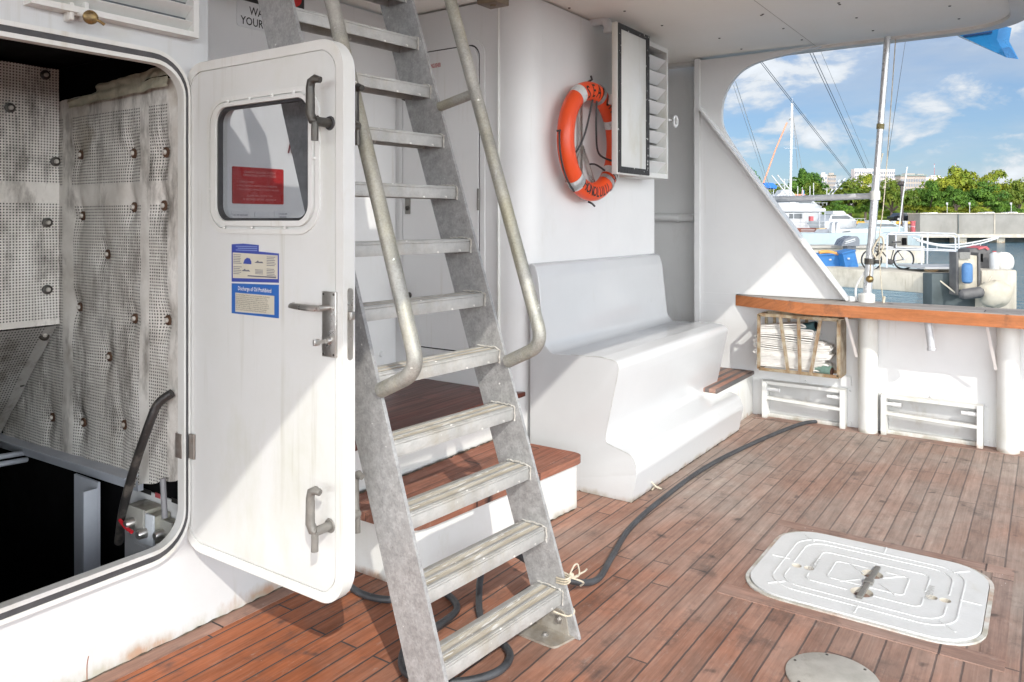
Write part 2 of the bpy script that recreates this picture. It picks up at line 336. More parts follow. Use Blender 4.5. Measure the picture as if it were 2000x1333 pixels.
# ------------------------------------------------------------------ mesh builder
class MB:
    def __init__(s): s.bm = bmesh.new(); s.mi = 0
    def _tag(s, faces):
        for f in faces: f.material_index = s.mi
    def quad(s, *ps):
        f = s.bm.faces.new([s.bm.verts.new(p) for p in ps]); f.material_index = s.mi; return s
    def obox(s, c, h, ax=None, bev=0., seg=2):
        ax = ax or (Vector((1, 0, 0)), Vector((0, 1, 0)), Vector((0, 0, 1))); c = Vector(c)
        vs = []
        for i in (-1, 1):
            for j in (-1, 1):
                for k in (-1, 1): vs.append(s.bm.verts.new(c + ax[0] * (h[0] * i) + ax[1] * (h[1] * j) + ax[2] * (h[2] * k)))
        q = [(0, 1, 3, 2), (4, 6, 7, 5), (0, 4, 5, 1), (2, 3, 7, 6), (0, 2, 6, 4), (1, 5, 7, 3)]
        fs = [s.bm.faces.new([vs[i] for i in f]) for f in q]
        s._tag(fs)
        if bev > 0:
            es = list({e for f in fs for e in f.edges})
            r = bmesh.ops.bevel(s.bm, geom=es, offset=bev, segments=seg, affect='EDGES', profile=.5)
            s._tag(r['faces'])
        return s
    def box(s, a, b, bev=0., seg=2):
        a, b = Vector(a), Vector(b)
        return s.obox((a + b) / 2, [abs(x) / 2 for x in (b - a)], None, bev, seg)
    def bar(s, p, q, wd, th, up=(0, 0, 1), bev=0.):
        p, q = Vector(p), Vector(q); d = (q - p); L = d.length; d.normalize()
        u = Vector(up); u = (u - d * u.dot(d)).normalized(); v = d.cross(u)
        return s.obox((p + q) / 2, (L / 2, wd / 2, th / 2), (d, v, u), bev)
    def tube(s, pts, r, nseg=12, closed=False, cap=True, flat=1.):
        pts = [Vector(p) for p in pts]; N = len(pts)
        rs = r if isinstance(r, (list, tuple)) else [r] * N
        tang = []
        for i in range(N):
            if closed: d = pts[(i + 1) % N] - pts[i - 1]
            else: d = pts[min(i + 1, N - 1)] - pts[max(i - 1, 0)]
            tang.append(d.normalized())
        u = tang[0].orthogonal().normalized(); rings = []
        for i in range(N):
            d = tang[i]; u = (u - d * u.dot(d))
            u = u.normalized() if u.length > 1e-6 else d.orthogonal().normalized()
            v = d.cross(u)
            rings.append([s.bm.verts.new(pts[i] + (u * math.cos(2 * math.pi * k / nseg) + v * (flat * math.sin(2 * math.pi * k / nseg))) * rs[i]) for k in range(nseg)])
        fs = []
        for i in range(N if closed else N - 1):
            a, b = rings[i], rings[(i + 1) % N]
            off = 0
            if closed and i == N - 1:
                off = min(range(nseg), key=lambda o: (a[0].co - b[o].co).length)
            for k in range(nseg):
                fs.append(s.bm.faces.new((a[k], a[(k + 1) % nseg], b[(k + 1 + off) % nseg], b[(k + off) % nseg])))
        if cap and not closed:
            fs.append(s.bm.faces.new(rings[0][::-1])); fs.append(s.bm.faces.new(rings[-1]))
        for f in fs: f.smooth = True
        s._tag(fs); return s
    def lathe(s, prof, c, ax=(0, 0, 1), nseg=24):
        """prof: (radius, height) list"""
        d = Vector(ax).normalized(); u = d.orthogonal().normalized(); v = d.cross(u); c = Vector(c)
        rings = []
        for (r, h) in prof:
            if r < 1e-6: rings.append([s.bm.verts.new(c + d * h)])
            else: rings.append([s.bm.verts.new(c + d * h + (u * math.cos(2 * math.pi * k / nseg) + v * math.sin(2 * math.pi * k / nseg)) * r) for k in range(nseg)])
        fs = []
        for a, b in zip(rings, rings[1:]):
            for k in range(nseg):
                k2 = (k + 1) % nseg
                if len(a) == 1 and len(b) == 1: continue
                if len(a) == 1: fs.append(s.bm.faces.new((a[0], b[k2], b[k])))
                elif len(b) == 1: fs.append(s.bm.faces.new((a[k], a[k2], b[0])))
                else: fs.append(s.bm.faces.new((a[k], a[k2], b[k2], b[k])))
        for f in fs: f.smooth = True
        s._tag(fs); return s
    def plate(s, loops, f, w0, w1):
        """flat plate with holes: loops of (u,v), f(u,v,w) -> point"""
        tri = tessellate_polygon([[Vector((p[0], p[1], 0)) for p in lp] for lp in loops])
        flat = [p for lp in loops for p in lp]
        A = [s.bm.verts.new(f(p[0], p[1], w0)) for p in flat]; B = [s.bm.verts.new(f(p[0], p[1], w1)) for p in flat]
        fs = []
        for t in tri:
            try: fs.append(s.bm.faces.new([A[i] for i in t])); fs.append(s.bm.faces.new([B[i] for i in reversed(t)]))
            except ValueError: pass
        o = 0
        for lp in loops:
            N = len(lp)
            for i in range(N):
                j = (i + 1) % N
                fs.append(s.bm.faces.new((A[o + i], A[o + j], B[o + j], B[o + i])))
            o += N
        s._tag(fs); return s
    def sheet(s, nx, ny, f):
        """grid surface from f(u,v), u,v in 0..1"""
        g = [[s.bm.verts.new(f(i / nx, j / ny)) for j in range(ny + 1)] for i in range(nx + 1)]
        fs = [s.bm.faces.new((g[i][j], g[i + 1][j], g[i + 1][j + 1], g[i][j + 1])) for i in range(nx) for j in range(ny)]
        for q in fs: q.smooth = True
        s._tag(fs); return s
    def text(s, body, size, f, align='LEFT', wide=1., thick=0.0006, bold=0., cuts=0):
        cu = bpy.data.curves.new('lettering', 'FONT'); cu.body = body; cu.size = 1.; cu.align_x = align
        cu.offset = bold; cu.resolution_u = 2
        ob = bpy.data.objects.new('lettering', cu); me = bpy.data.meshes.new_from_object(ob)
        if cuts:
            tb_ = bmesh.new(); tb_.from_mesh(me); bmesh.ops.triangulate(tb_, faces=tb_.faces)
            for _ in range(cuts): bmesh.ops.subdivide_edges(tb_, edges=[e for e in tb_.edges if e.calc_length() > .12], cuts=1, use_grid_fill=True); bmesh.ops.triangulate(tb_, faces=tb_.faces)
            tb_.to_mesh(me); tb_.free()
        vs = [s.bm.verts.new(f(v.co.x * size * wide, v.co.y * size, thick)) for v in me.vertices]
        fs = []
        for p in me.polygons:
            try: fs.append(s.bm.faces.new([vs[i] for i in p.vertices]))
            except ValueError: pass
        s._tag(fs)
        bpy.data.objects.remove(ob); bpy.data.curves.remove(cu); bpy.data.meshes.remove(me)
        return s
    def build(s, name, mats, parent=None, ang=35):
        bmesh.ops.recalc_face_normals(s.bm, faces=s.bm.faces)
        me = bpy.data.meshes.new(name); s.bm.to_mesh(me); s.bm.free()
        if not isinstance(mats, (list, tuple)): mats = [mats]
        for m in mats: me.materials.append(m)
        me.shade_smooth()
        try: me.set_sharp_from_angle(angle=rad(ang))
        except Exception: pass
        o = bpy.data.objects.new(name, me); col.objects.link(o)
        if parent is not None:
            o.parent = parent
            o.matrix_parent_inverse = pinv(parent)
        return o
def wloc(o):
    v = Vector(o.location)
    return v
def pinv(parent):
    # parents here are only ever translated (or turned about z after building)
    v = Vector(parent.location); p = parent
    return Matrix.Translation(-v)
def rrect(u0, v0, u1, v1, r, n_=6):
    pts = []
    for (cu, cv, a0) in ((u1 - r, v1 - r, 0), (u0 + r, v1 - r, 90), (u0 + r, v0 + r, 180), (u1 - r, v0 + r, 270)):
        for k in range(n_ + 1):
            a = rad(a0 + 90 * k / n_); pts.append((cu + r * math.cos(a), cv + r * math.sin(a)))
    return pts
def rpoly(pts, rs, n_=6):
    """polygon with rounded corners"""
    N = len(pts); o = []
    for i in range(N):
        p = Vector(pts[i]); a = Vector(pts[i - 1]); b = Vector(pts[(i + 1) % N])
        r = rs[i] if isinstance(rs, (list, tuple)) else rs
        if r <= 0: o.append(tuple(p)); continue
        da = (a - p).normalized(); db = (b - p).normalized()
        ang = da.angle(db); t = min(r / math.tan(ang / 2), .49 * (a - p).length, .49 * (b - p).length)
        s0, s1 = p + da * t, p + db * t
        for k in range(n_ + 1):
            q = k / n_; o.append(tuple(s0 * (1 - q) ** 2 + p * 2 * q * (1 - q) + s1 * q * q))
    return o
def smooth(pts, k=6, closed=False):
    pts = [Vector(p) for p in pts]; N = len(pts); o = []
    rng = range(N) if closed else range(N - 1)
    for i in rng:
        g = (lambda j: pts[j % N]) if closed else (lambda j: pts[max(0, min(N - 1, j))])
        p0, p1, p2, p3 = g(i - 1), g(i), g(i + 1), g(i + 2)
        for q in range(k):
            t = q / k
            o.append(.5 * ((2 * p1) + (p2 - p0) * t + (2 * p0 - 5 * p1 + 4 * p2 - p3) * t * t + (3 * p1 - p0 - 3 * p2 + p3) * t ** 3))
    if not closed: o.append(pts[-1])
    return o
def fX(u, v, w): return Vector((w, u, v))      # plates facing along X
def fY(u, v, w): return Vector((u, w, v))
def fZ(u, v, w): return Vector((u, v, w))
def tag(o, label, cat, group=None, kind=None):
    if label: o['label'] = label
    if cat: o['category'] = cat
    if group: o['group'] = group
    if kind: o['kind'] = kind
    return o
def thing(name, label, cat, loc=(0, 0, 0), group=None):
    o = bpy.data.objects.new(name, None); o.empty_display_size = .1; col.objects.link(o); o.location = loc
    return tag(o, label, cat, group)
def struct(o): o['kind'] = 'structure'; return o
def dup(root, loc=None, label=None, dz=0., sc_=None, rz=None):
    """a copy of a thing with copies of its parts and sub-parts"""
    r = root.copy(); col.objects.link(r)
    if loc is not None: r.location = loc
    if label: r['label'] = label
    if sc_: r.scale = sc_
    if rz is not None: r.rotation_euler = (0, 0, rz)
    for ch in root.children:
        c = ch.copy(); col.objects.link(c); c.parent = r
        for g in ch.children:
            d = g.copy(); col.objects.link(d); d.parent = c
    return r
# ================================================================== SETTING
YW, XR, YB, YM = 2.40, 3.47, 3.25, 2.30     # engine room wall, entry wall, back of the entry recess, main cabin wall
b = MB()
b.plate([[(-5, -6), (5.62, -6), (5.62, 1.9), (5.62, 2.42), (-5, 2.42)]], fZ, -.05, 0)
deck = struct(b.build('deck', DECK))
b = MB(); b.box((5.50, -3, .0), (5.62, 1.73, .0035)); b.build('margin_board', DECKY, deck)
HX0, HX1, HY0, HY1 = 2.985, 3.60, .150, 1.000     # planking border round the hatch
b = MB()
for (x0, y0, x1, y1) in ((2.845, .115, 2.93, 1.03), (3.625, .115, 3.70, 1.03)): b.box((x0, y0, 0), (x1, y1, .003))
b.build('hatch_border', DECKY, deck)
b = MB()
for (x0, y0, x1, y1) in ((2.932, .965, 3.623, 1.03), (2.932, .115, 3.623, .185)): b.box((x0, y0, 0), (x1, y1, .003))
b.build('hatch_border', DECKT, deck)
b = MB(); b.box((1.0, 2.335, 0), (2.2, 2.40, .003)); b.build('margin_board', DECKT, deck)

b = MB(); b.plate([[(-900, -900), (900, -900), (900, 900), (-900, 900)]], fZ, -1.9, -1.4)
struct(b.build('water', WATER))

# ================================================================== CABIN WALLS
WALLM = surf('engine_wall_paint', (.615, .63, .635), (.575, .59, .595), .45, scale=2.2, bmp=(24, .08), base=((.36, .34, .25), .045, .75), streak=((.40, .38, .30), .58, .72, .4), spots=((.22, .21, .19), 150, .78), dirt=((.52, .51, .42), 2.6, .56, .76, .5))
ew = thing('engine_room_wall', 'white engine room wall with a wide rounded open doorway', 'wall', (.6, YW, 0))
b = MB()
dw = rrect(.735, .318, 1.522, 1.918, .11, 8)
b.plate([[(-1.6, 0), (2.26, 0), (2.26, .44), (1.62, .44), (1.62, 2.61), (-1.6, 2.61)], dw[::-1]], fY, YW, YW + .012)
b.box((1.575, YW + .0125, 0), (1.62, 4.26, 2.61))
b.build('wall_plate', WALLM, ew)
def ring(name, o1, o2, y0, y1, mat, parent):
    b = MB(); b.plate([rrect(.735 - o1, .318 - o1, 1.522 + o1 * .5, 1.918 + o1, .11 + o1 * .75, 8), rrect(.735 - o2, .318 - o2, 1.522 + o2 * .5, 1.918 + o2, .11 + o2 * .75, 8)[::-1]], fY, y0, y1)
    return b.build(name, mat, parent)
ring('doorway_rim', .036, .022, YW - .022, YW + .003, WHITE_OLD, ew)
ring('black_gasket', .0218, .004, YW - .0195, YW + .002, surf('dusty_gasket', (.045, .046, .05), (.075, .075, .078), .6, scale=14, bmp=(50, .3)), ew)
ring('inner_rim', .0038, -.010, YW - .020, YW + .016, WHITE_OLD, ew)
def caulk(pts, parent, r=.0035, step=.02):
    out = []; random.seed(len(pts) + int(pts[0][0] * 100))
    for p, q in zip(pts, pts[1:]):
        p, q = Vector(p), Vector(q); n_ = max(2, int((q - p).length / step))
        for k in range(n_): out.append(p.lerp(q, k / n_) + Vector((random.uniform(-.002, .002), random.uniform(-.003, .001), random.uniform(-.001, .003))))
    out.append(Vector(pts[-1])); b = MB(); b.tube(out, [r * random.uniform(.3, 1.2) for _ in out], 6)
    return b.build('caulk_line', surf('cracked_caulk', (.03, .028, .025), (.16, .12, .08), .8, scale=30, bmp=None) if 'cracked_caulk' not in MATS else MATS['cracked_caulk'], parent)
caulk([(-.2, YW - .001, .003), (2.2, YW - .001, .003)], ew)
# rust runs
b = MB(); b.tube(smooth([onY(170, 1328, YW - .001), onY(170, 1300, YW - .001), onY(173, 1282, YW - .001)], 4), .0012, 6)
b.build('rust_streak', surf('rust', (.22, .06, .025), (.30, .10, .04), .8, bmp=None), ew)

vg = thing('vent_grille', 'white louvred vent grille high over the engine room doorway', 'vent', (1.3, YW, 2.0))
b = MB()
p0, p1 = onY(90, 0, YW - .05), onY(389, 52, YW - .05)
z0, z1, x0, x1 = 2.010, 2.36, 1.03, p1.x
b.plate([[(x0, z0), (x1, z0), (x1, z1), (x0, z1)], [(x0 + .02, z0 + .018), (x0 + .02, z1 - .018), (x1 - .02, z1 - .018), (x1 - .02, z0 + .018)]], fY, YW - .05, YW)
b.build('frame', WHITE_OLD, vg)
for k in range(6):
    b = MB(); zz = z0 + .035 + .052 * k
    b.bar((x0 + .021, YW - .022, zz), (x1 - .021, YW - .022, zz), .055, .004, up=(0, .75, 1)); b.build('slat', WHITE_OLD, vg)
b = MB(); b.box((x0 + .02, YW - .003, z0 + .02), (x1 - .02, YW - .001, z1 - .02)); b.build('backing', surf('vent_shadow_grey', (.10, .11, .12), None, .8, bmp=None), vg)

db = thing('clamp_bracket', 'small white bracket with a round brass clamp nut under the vent grille', 'bracket', onY(155, 30, YW))
for px in (134, 163):
    b = MB(); c = onY(px, 24, YW - .02); b.obox(c, (.007, .022, .026), None, .004); b.build('lug', WHITE_OLD, db)
c = onY(150, 27, YW - .03)
b = MB(); b.tube([c + Vector((-.03, 0, 0)), c + Vector((.035, 0, 0))], .006, 10); b.tube([c, c + Vector((.01, -.05, -.012))], .0055, 10); b.build('bolt', WHITE_OLD, db)
b = MB(); c2 = c + Vector((.012, -.055, -.016)); b.lathe([(0, .009), (.012, .008), (.02, .002), (.021, -.006), (.012, -.009), (0, -.009)], c2, (-.45, -.85, -.1), 20)
kn = b.build('clamp_nut', BRASS, db)
b = MB(); b.tube([c2, c2 + Vector((.022, -.012, -.010)), c2 + Vector((.034, -.014, -.017))], [.004, .0045, .005], 8); b.build('lever', BRASS, kn)

# ---- engine room inside
er = thing('engine_room_shell', 'engine room interior behind the doorway with its darkness painted black', 'room', (.4, 3, 0))
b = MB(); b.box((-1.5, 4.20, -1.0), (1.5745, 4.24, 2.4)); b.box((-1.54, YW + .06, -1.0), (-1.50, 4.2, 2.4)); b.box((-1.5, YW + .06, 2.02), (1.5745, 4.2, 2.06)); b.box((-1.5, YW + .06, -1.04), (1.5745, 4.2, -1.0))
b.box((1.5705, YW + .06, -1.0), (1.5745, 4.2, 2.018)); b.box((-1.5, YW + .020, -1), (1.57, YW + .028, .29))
b.build('painted_dark', BLACK, er)  # darkness of the room painted near-black on its inner faces
def wrinkle(y, z, pins, amp=1.):
    h = .007 * mnoise.noise(Vector((y * 5, z * 3, 3))) + .0035 * mnoise.noise(Vector((y * 15, z * 7, 9))) + .0025 * mnoise.noise(Vector((y * 50, z * 30, 1)))
    for (py, pz) in pins:
        d2 = (y - py) ** 2 + (z - pz) ** 2
        h -= .017 * math.exp(-d2 / .0030) + .008 * math.exp(-((y - py) ** 2) / .0006 - ((z - pz) ** 2) / .02)
    return h * amp
PINM = surf('dull_pin_metal', (.62, .60, .56), (.5, .47, .42), .5, .2, bmp=None)
RUSTW = surf('rusty_washer', (.07, .035, .02), (.13, .07, .04), .7, scale=60, bmp=(80, .3))
def pins(parent, pts, nrm):
    nv = Vector(nrm)
    for p in pts:
        b = MB(); b.lathe([(.0, .013), (.006, .0125), (.0085, .009), (.0085, 0)], p, nv, 14)
        w_ = b.build('pin', PINM, parent)
        b = MB(); b.lathe([(.0085, .004), (.0185, .0025), (.0185, -.006), (.0085, -.006)], p, nv, 16); b.build('washer', RUSTW if nrm[0] else DARKMET, w_)
XP = 1.548
pp = [onX(x, y, XP) for x, y in ((263, 300), (326, 298), (161, 303), (161, 422), (262, 405), (321, 402), (213, 497), (157, 600), (267, 622), (327, 626), (215, 697), (165, 825), (105, 815), (243, 830))]
MB_R = make_blanket('grey_perforated_blanket', 'X', [('z', *sorted((onX(250, 360, XP).z, onX(250, 400, XP).z))), ('u', onX(302, 500, XP).y, onX(284, 500, XP).y), ('u', 2.30, onX(338, 500, XP).y), ('u', onX(152, 500, XP).y, onX(133, 500, XP).y), ('z', 1.80, 2.1)], .0112, 1.)
ib = thing('insulation_blanket', 'grimy wrinkled perforated insulation blanket beside the doorway edge', 'insulation', (XP, 2.9, .4))
py_ = [(p.y, p.z) for p in pp]
yA, yB = YW + .0165, 3.75
def fr(u, v):
    y = yA + (yB - yA) * u
    zb = .445 + .02 * mnoise.noise(Vector((y * 9, 0, 4))) + .075 * max(0, 1 - (y - yA) / .30)
    zt = 1.885 - .04 * max(0, (y - 2.75) * .6) + .012 * mnoise.noise(Vector((y * 12, 5, 4)))
    z = zb + (zt - zb) * v
    return Vector((XP - .020 - wrinkle(y, z, py_), y, z))
b = MB(); b.sheet(130, 190, fr); b.build('quilt', MB_R, ib)
pins(ib, [Vector((XP - .020 - wrinkle(p.y, p.z, py_) - .006, p.y, p.z)) for p in pp], (-1, 0, 0))
TAPE = surf('yellowed_tape', (.50, .47, .36), (.34, .33, .25), .6, scale=9, bmp=(35, .5), dirt=((.20, .17, .11), 10, .5, .7, .6))
for (q0, q1, hh) in (((150, 206), (345, 160), .022), ((205, 178), (348, 138), .020)):
    b = MB(); A_, B_ = onX(*q0, XP - .012), onX(*q1, XP - .012)
    def ft(u, v, A_=A_, B_=B_, hh=hh):
        p = A_.lerp(B_, u); return Vector((XP - .046 - .008 * mnoise.noise(Vector((p.y * 22, v * 2, 7 + hh))), p.y, p.z + hh * 1.6 * (v - .5) + .006 * mnoise.noise(Vector((p.y * 14, 2, 1)))))
    b.sheet(40, 6, ft); b.build('tape', TAPE, ib)
lp = [onY(x, y, YB) for x, y in ((88, 147), (19, 211), (108, 316), (92, 435), (92, 566))]
zl = sorted((onY(60, 358, YB).z, onY(60, 397, YB).z))
MB_L = make_blanket('white_perforated_blanket', 'Y', [('z', *zl), ('x', 0, 0)][:1] + [('u', onY(124, 300, YB).x, 9), ('z', .9, onY(60, 628, YB).z)], .0112, 1.)
il = thing('insulation_blanket', 'flatter white perforated insulation blanket on the inner engine room wall', 'insulation', (.9, YB, 1))
xl = [(p.x, p.z) for p in lp]
b = MB(); b.sheet(120, 110, lambda u, v: Vector((.2 + (XP - .02 - .2) * u, YB - wrinkle(.2 + 1.33 * u, .985 + 1.015 * v, xl, .35), .985 + 1.015 * v)))
b.build('quilt', MB_L, il); pins(il, [p + Vector((0, -.004, 0)) for p in lp], (0, -1, 0))
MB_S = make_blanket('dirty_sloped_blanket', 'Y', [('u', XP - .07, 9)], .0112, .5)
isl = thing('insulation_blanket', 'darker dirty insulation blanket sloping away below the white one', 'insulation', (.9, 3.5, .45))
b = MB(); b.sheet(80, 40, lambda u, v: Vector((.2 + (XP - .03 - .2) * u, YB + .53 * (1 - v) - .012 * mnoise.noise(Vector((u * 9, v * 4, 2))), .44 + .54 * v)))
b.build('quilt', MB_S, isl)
for (x, y) in ((85, 657), (40, 747), (3, 830)):
    q = (640 - y) / 200.; yy = YB - .53 * q; pins(isl, [onY(x, y, yy) + Vector((0, -.008, 0))], (0, -.7, .7))
fr_ = thing('steel_frame', 'pale grey steel shelf beam and post under the insulation', 'frame', (1.5, 2.9, .3))
b = MB(); A_, B_ = onX(40, 872, 1.535), onX(245, 935, 1.535); e_ = (B_ - A_).normalized()
b.bar(A_ + e_ * -.2, B_ + e_ * .10, .02, .055, up=(0, 0, 1)); b.bar(A_ + e_ * -.2 + Vector((-.03, 0, .03)), B_ + e_ * .10 + Vector((-.03, 0, .03)), .06, .006); b.build('beam', GREYPAINT, fr_)
b = MB(); a1, a2 = onX(150, 925, 1.50), onX(196, 945, 1.50); zb = onX(172, 1120, 1.5).z
b.box((1.49, a2.y, zb - .3), (1.50, a1.y, a1.z), 0); b.box((1.44, a2.y, zb - .3), (1.4895, a2.y + .01, a1.z - .02)); b.build('post', GREYPAINT, fr_)
for k in range(2):
    pi_ = thing('pipe', ('upper' if k == 0 else 'lower') + ' of two pale blue pipes in the dark under the sloping insulation', 'pipe', (.6, 3.6, .35), 'pale pipes in the engine room')
    b = MB(); b.tube([at(-150, 918 + 16 * k, 2.9), at(52, 884 + 14 * k, 3.3)], .011, 12); ob = b.build('tube', GREYPAINT, pi_)
eg = thing('engine_pipework', 'dim dark pipes and valve deep in the engine room', 'pipes', (.7, 3.7, -.4))
DIM = surf('dim_machinery', (.10, .105, .11), (.05, .05, .055), .5, .2, scale=12, bmp=None)
for k, (q, r_) in enumerate((([(.2, 3.9, .05), (1.0, 3.9, .0), (1.1, 3.9, -.3), (1.1, 3.9, -.9)], .035), ([(.1, 3.6, -.12), (1.3, 3.6, -.18)], .022), ([(.75, 3.3, -.9), (.75, 3.3, -.1), (.9, 3.5, .1)], .03))):
    b = MB(); b.tube(smooth(q, 5), r_, 12); b.build('pipe', DIM, eg)
b = MB(); b.lathe([(.0, -.06), (.06, -.06), (.06, .06), (.0, .06)], (.75, 3.3, -.25), (0, 1, 0), 18); b.tube([(.75, 3.22, -.25 + .0), (.75, 3.16, -.25)], .01, 8); b.build('valve', DIM, eg)
eb = thing('switchboard', 'pale grey switchboard with black and red engraved tags', 'panel', (1.53, 2.6, .2))
b = MB(); b.box((1.563, YW + .062, .0), (1.569, 2.83, .42)); b.build('board', WHITE, eb)
for (q0, q1, m_) in (((275, 952), (295, 968), INK), ((303, 962), (313, 975), REDP), ((335, 972), (354, 988), INK), ((262, 1060), (284, 1072), WHITEINK)):
    b = MB(); A_, B_ = onX(*q0, 1.562), onX(*q1, 1.562); b.box((1.5615, min(A_.y, B_.y), min(A_.z, B_.z)), (1.5628, max(A_.y, B_.y), max(A_.z, B_.z))); b.build('engraved_tag', m_, eb)
specs = [((247, 985), (283, 1040), 'red and grey rotary switch box nearest the dark opening'), ((276, 1000), (302, 1065), 'pale grey switch box with a hinged cover between two others'), ((307, 1012), (350, 1062), 'square grey switch box beside the doorway rim')]
BOXG = surf('grey_box_metal', (.40, .39, .33), (.28, .27, .22), .5, .2, scale=20, bmp=(40, .2))
for i, (q0, q1, lab) in enumerate(specs):
    xq = (1.490, 1.500, 1.528)[i]; A_, B_ = onX(*q0, xq), onX(*q1, xq); A_.y = max(A_.y, 2.462); B_.y = max(B_.y, 2.462)
    y0_, y1_, z0_, z1_ = min(A_.y, B_.y), max(A_.y, B_.y), min(A_.z, B_.z), max(A_.z, B_.z)
    t_ = thing('switch_box', lab, 'switch', (xq, (y0_ + y1_) / 2, z0_), 'switch boxes on the switchboard')
    b = MB(); b.box((xq, y0_, z0_), (1.562, y1_, z1_), .006); b.build('housing', BOXG, t_)
    b = MB(); b.box((xq - .009, y0_ - .004, z0_ - .006), (xq - .0005, y1_ + .004, z1_ + .006), .003); cv = b.build('cover', surf('grey_cover_%d' % i, (.36, .355, .32), (.28, .275, .25), .45, bmp=(40, .1)) if i != 1 else surf('pale_cover', (.62, .65, .68), None, .45, bmp=(40, .1)), t_)
    yc, zc = (y0_ + y1_) / 2, (z0_ + z1_) / 2 - .012
    b = MB(); b.lathe([(0, .03), (.012, .03), (.016, .024), (.018, .0)], (xq - .009, yc, zc), (-1, 0, 0), 18); b.build('knob', STEEL, cv)
    if i == 0:
        b = MB(); b.tube([onX(234, 1016, 1.455), onX(245, 1030, 1.455), onX(258, 1040, 1.455)], .006, 8); b.build('red_lever', surf('bright_red_handle', (.55, .02, .03), None, .4, bmp=None), cv)
cp = [onX(336, 768, 1.515), onX(308, 790, 1.485), onX(291, 830, 1.468), onX(270, 890, 1.465), onX(252, 950, 1.465), onX(240, 1000, 1.475), onX(232, 1060, 1.49)]
b = MB(); b.tube(smooth(cp, 6), .0150, 14)
tag(b.build('conduit', surf('worn_black_conduit', (.03, .028, .027), (.16, .14, .12), .45, scale=14, lo=.5, hi=.7, bmp=(60, .2))), 'thick black cable conduit running down the insulation blanket', 'cable')
b = MB(); b.tube([onX(318, 935, 1.508), onX(322, 1012, 1.505)], .010, 12)
tag(b.build('conduit', surf('grey_conduit', (.22, .22, .23), None, .5, bmp=None)), 'short grey conduit feeding the switch boxes', 'cable')

# ---- cabin block with entry and main wall
cw = thing('cabin_wall', 'long white cabin wall carrying the life ring with an entry recess', 'wall', (4.3, YM, 0))
b = MB()
arc = [(XR + .17 - .17 * math.cos(rad(a)), YM + .17 - .17 * math.sin(rad(a))) for a in range(0, 91, 10)]
b.plate([[(XR, YB + .6)] + arc + [(5.10, YM), (5.18, YM + .08), (5.18, 4.2), (XR, 4.2)]], fZ, 0, 2.61)
b.build('cabin_side', WHITE, cw)
b = MB(); b.box((1.625, YB, 0), (XR - .001, YB + .04, 2.61)); b.build('recess_back', WHITE, cw)
dlo = [(3.18, .62), (2.60, .62), (2.60, 2.385), (3.18, 2.385)]
b = MB()
dp = rrect(2.615, .66, 3.175, 2.375, .07, 6)
b.plate([dp], fX, XR - .018, XR - .001); cdoor = b.build('cabin_door', WHITE, cw)
b = MB(); b.plate([rrect(2.605, .65, 3.185, 2.385, .075, 6), rrect(2.6145, .6595, 3.1755, 2.3755, .07, 6)[::-1]], fX, XR - .006, XR - .0005); b.build('door_seal', RUBBER, cdoor)
b = MB(); b.plate([rrect(2.575, .62, 3.215, 2.415, .10, 6), rrect(2.606, .651, 3.184, 2.384, .075, 6)[::-1]], fX, XR - .012, XR - .0003); b.build('door_casing', WHITE, cdoor)
b = MB(); p = onX(797, 402, XR - .02); b.box((XR - .024, p.y - .018, p.z - .05), (XR - .018, p.y + .022, p.z + .055), .002); hp = b.build('latch_plate', GREYMET, cdoor)
b = MB(); b.lathe([(0, .002), (.009, .002), (.012, .008), (.014, 0)], (XR - .024, p.y, p.z - .015), (-1, 0, 0), 14); b.build('key_cylinder', DARKMET, hp)
for (x, y) in ((791, 192), (797, 577)):
    b = MB(); p = onX(x, y, XR - .03)
    b.lathe([(0, .03), (.014, .03), (.018, .01), (.018, 0)], p + Vector((.012, 0, 0)), (-1, 0, 0), 14)
    b.tube(smooth([p, p + Vector((-.02, .012, .02)), p + Vector((-.03, .015, .06)), p + Vector((-.05, 0, .085))], 4), .0075, 8); b.build('dog_handle', DARKMET, cdoor)
for y in (390, 640):
    p = onX(934, y, XR - .02); b = MB(); b.tube([p + Vector((0, 0, -.06)), p + Vector((0, 0, .06))], .008, 10); b.build('hinge', GREYMET, cdoor)
b = MB(); p = onX(833, 128, XR - .02); q = onX(872, 122, XR - .02); sz_ = .034
Ln = (p - q).length
b.text('FIRE EXTINGUISHER', sz_, lambda u, v, w: Vector((XR - .0185 - w, 3.022 - u, p.z + v - .02)), wide=.46, thick=.0004, bold=.02)
b.build('fire_extinguisher_lettering', REDINK, cdoor)
b = MB(); b.lathe([(0, .012), (.012, .011), (.018, .004), (.02, 0)], onY(744, 692, YB - .0), (0, -1, 0), 14); b.build('bolt_head', WHITE, cw)
b = MB(); b.box((XR - .02, 2.475, .47), (XR - .001, 2.482, 2.6)); b.build('corner_bead', WHITE_OLD, cw)
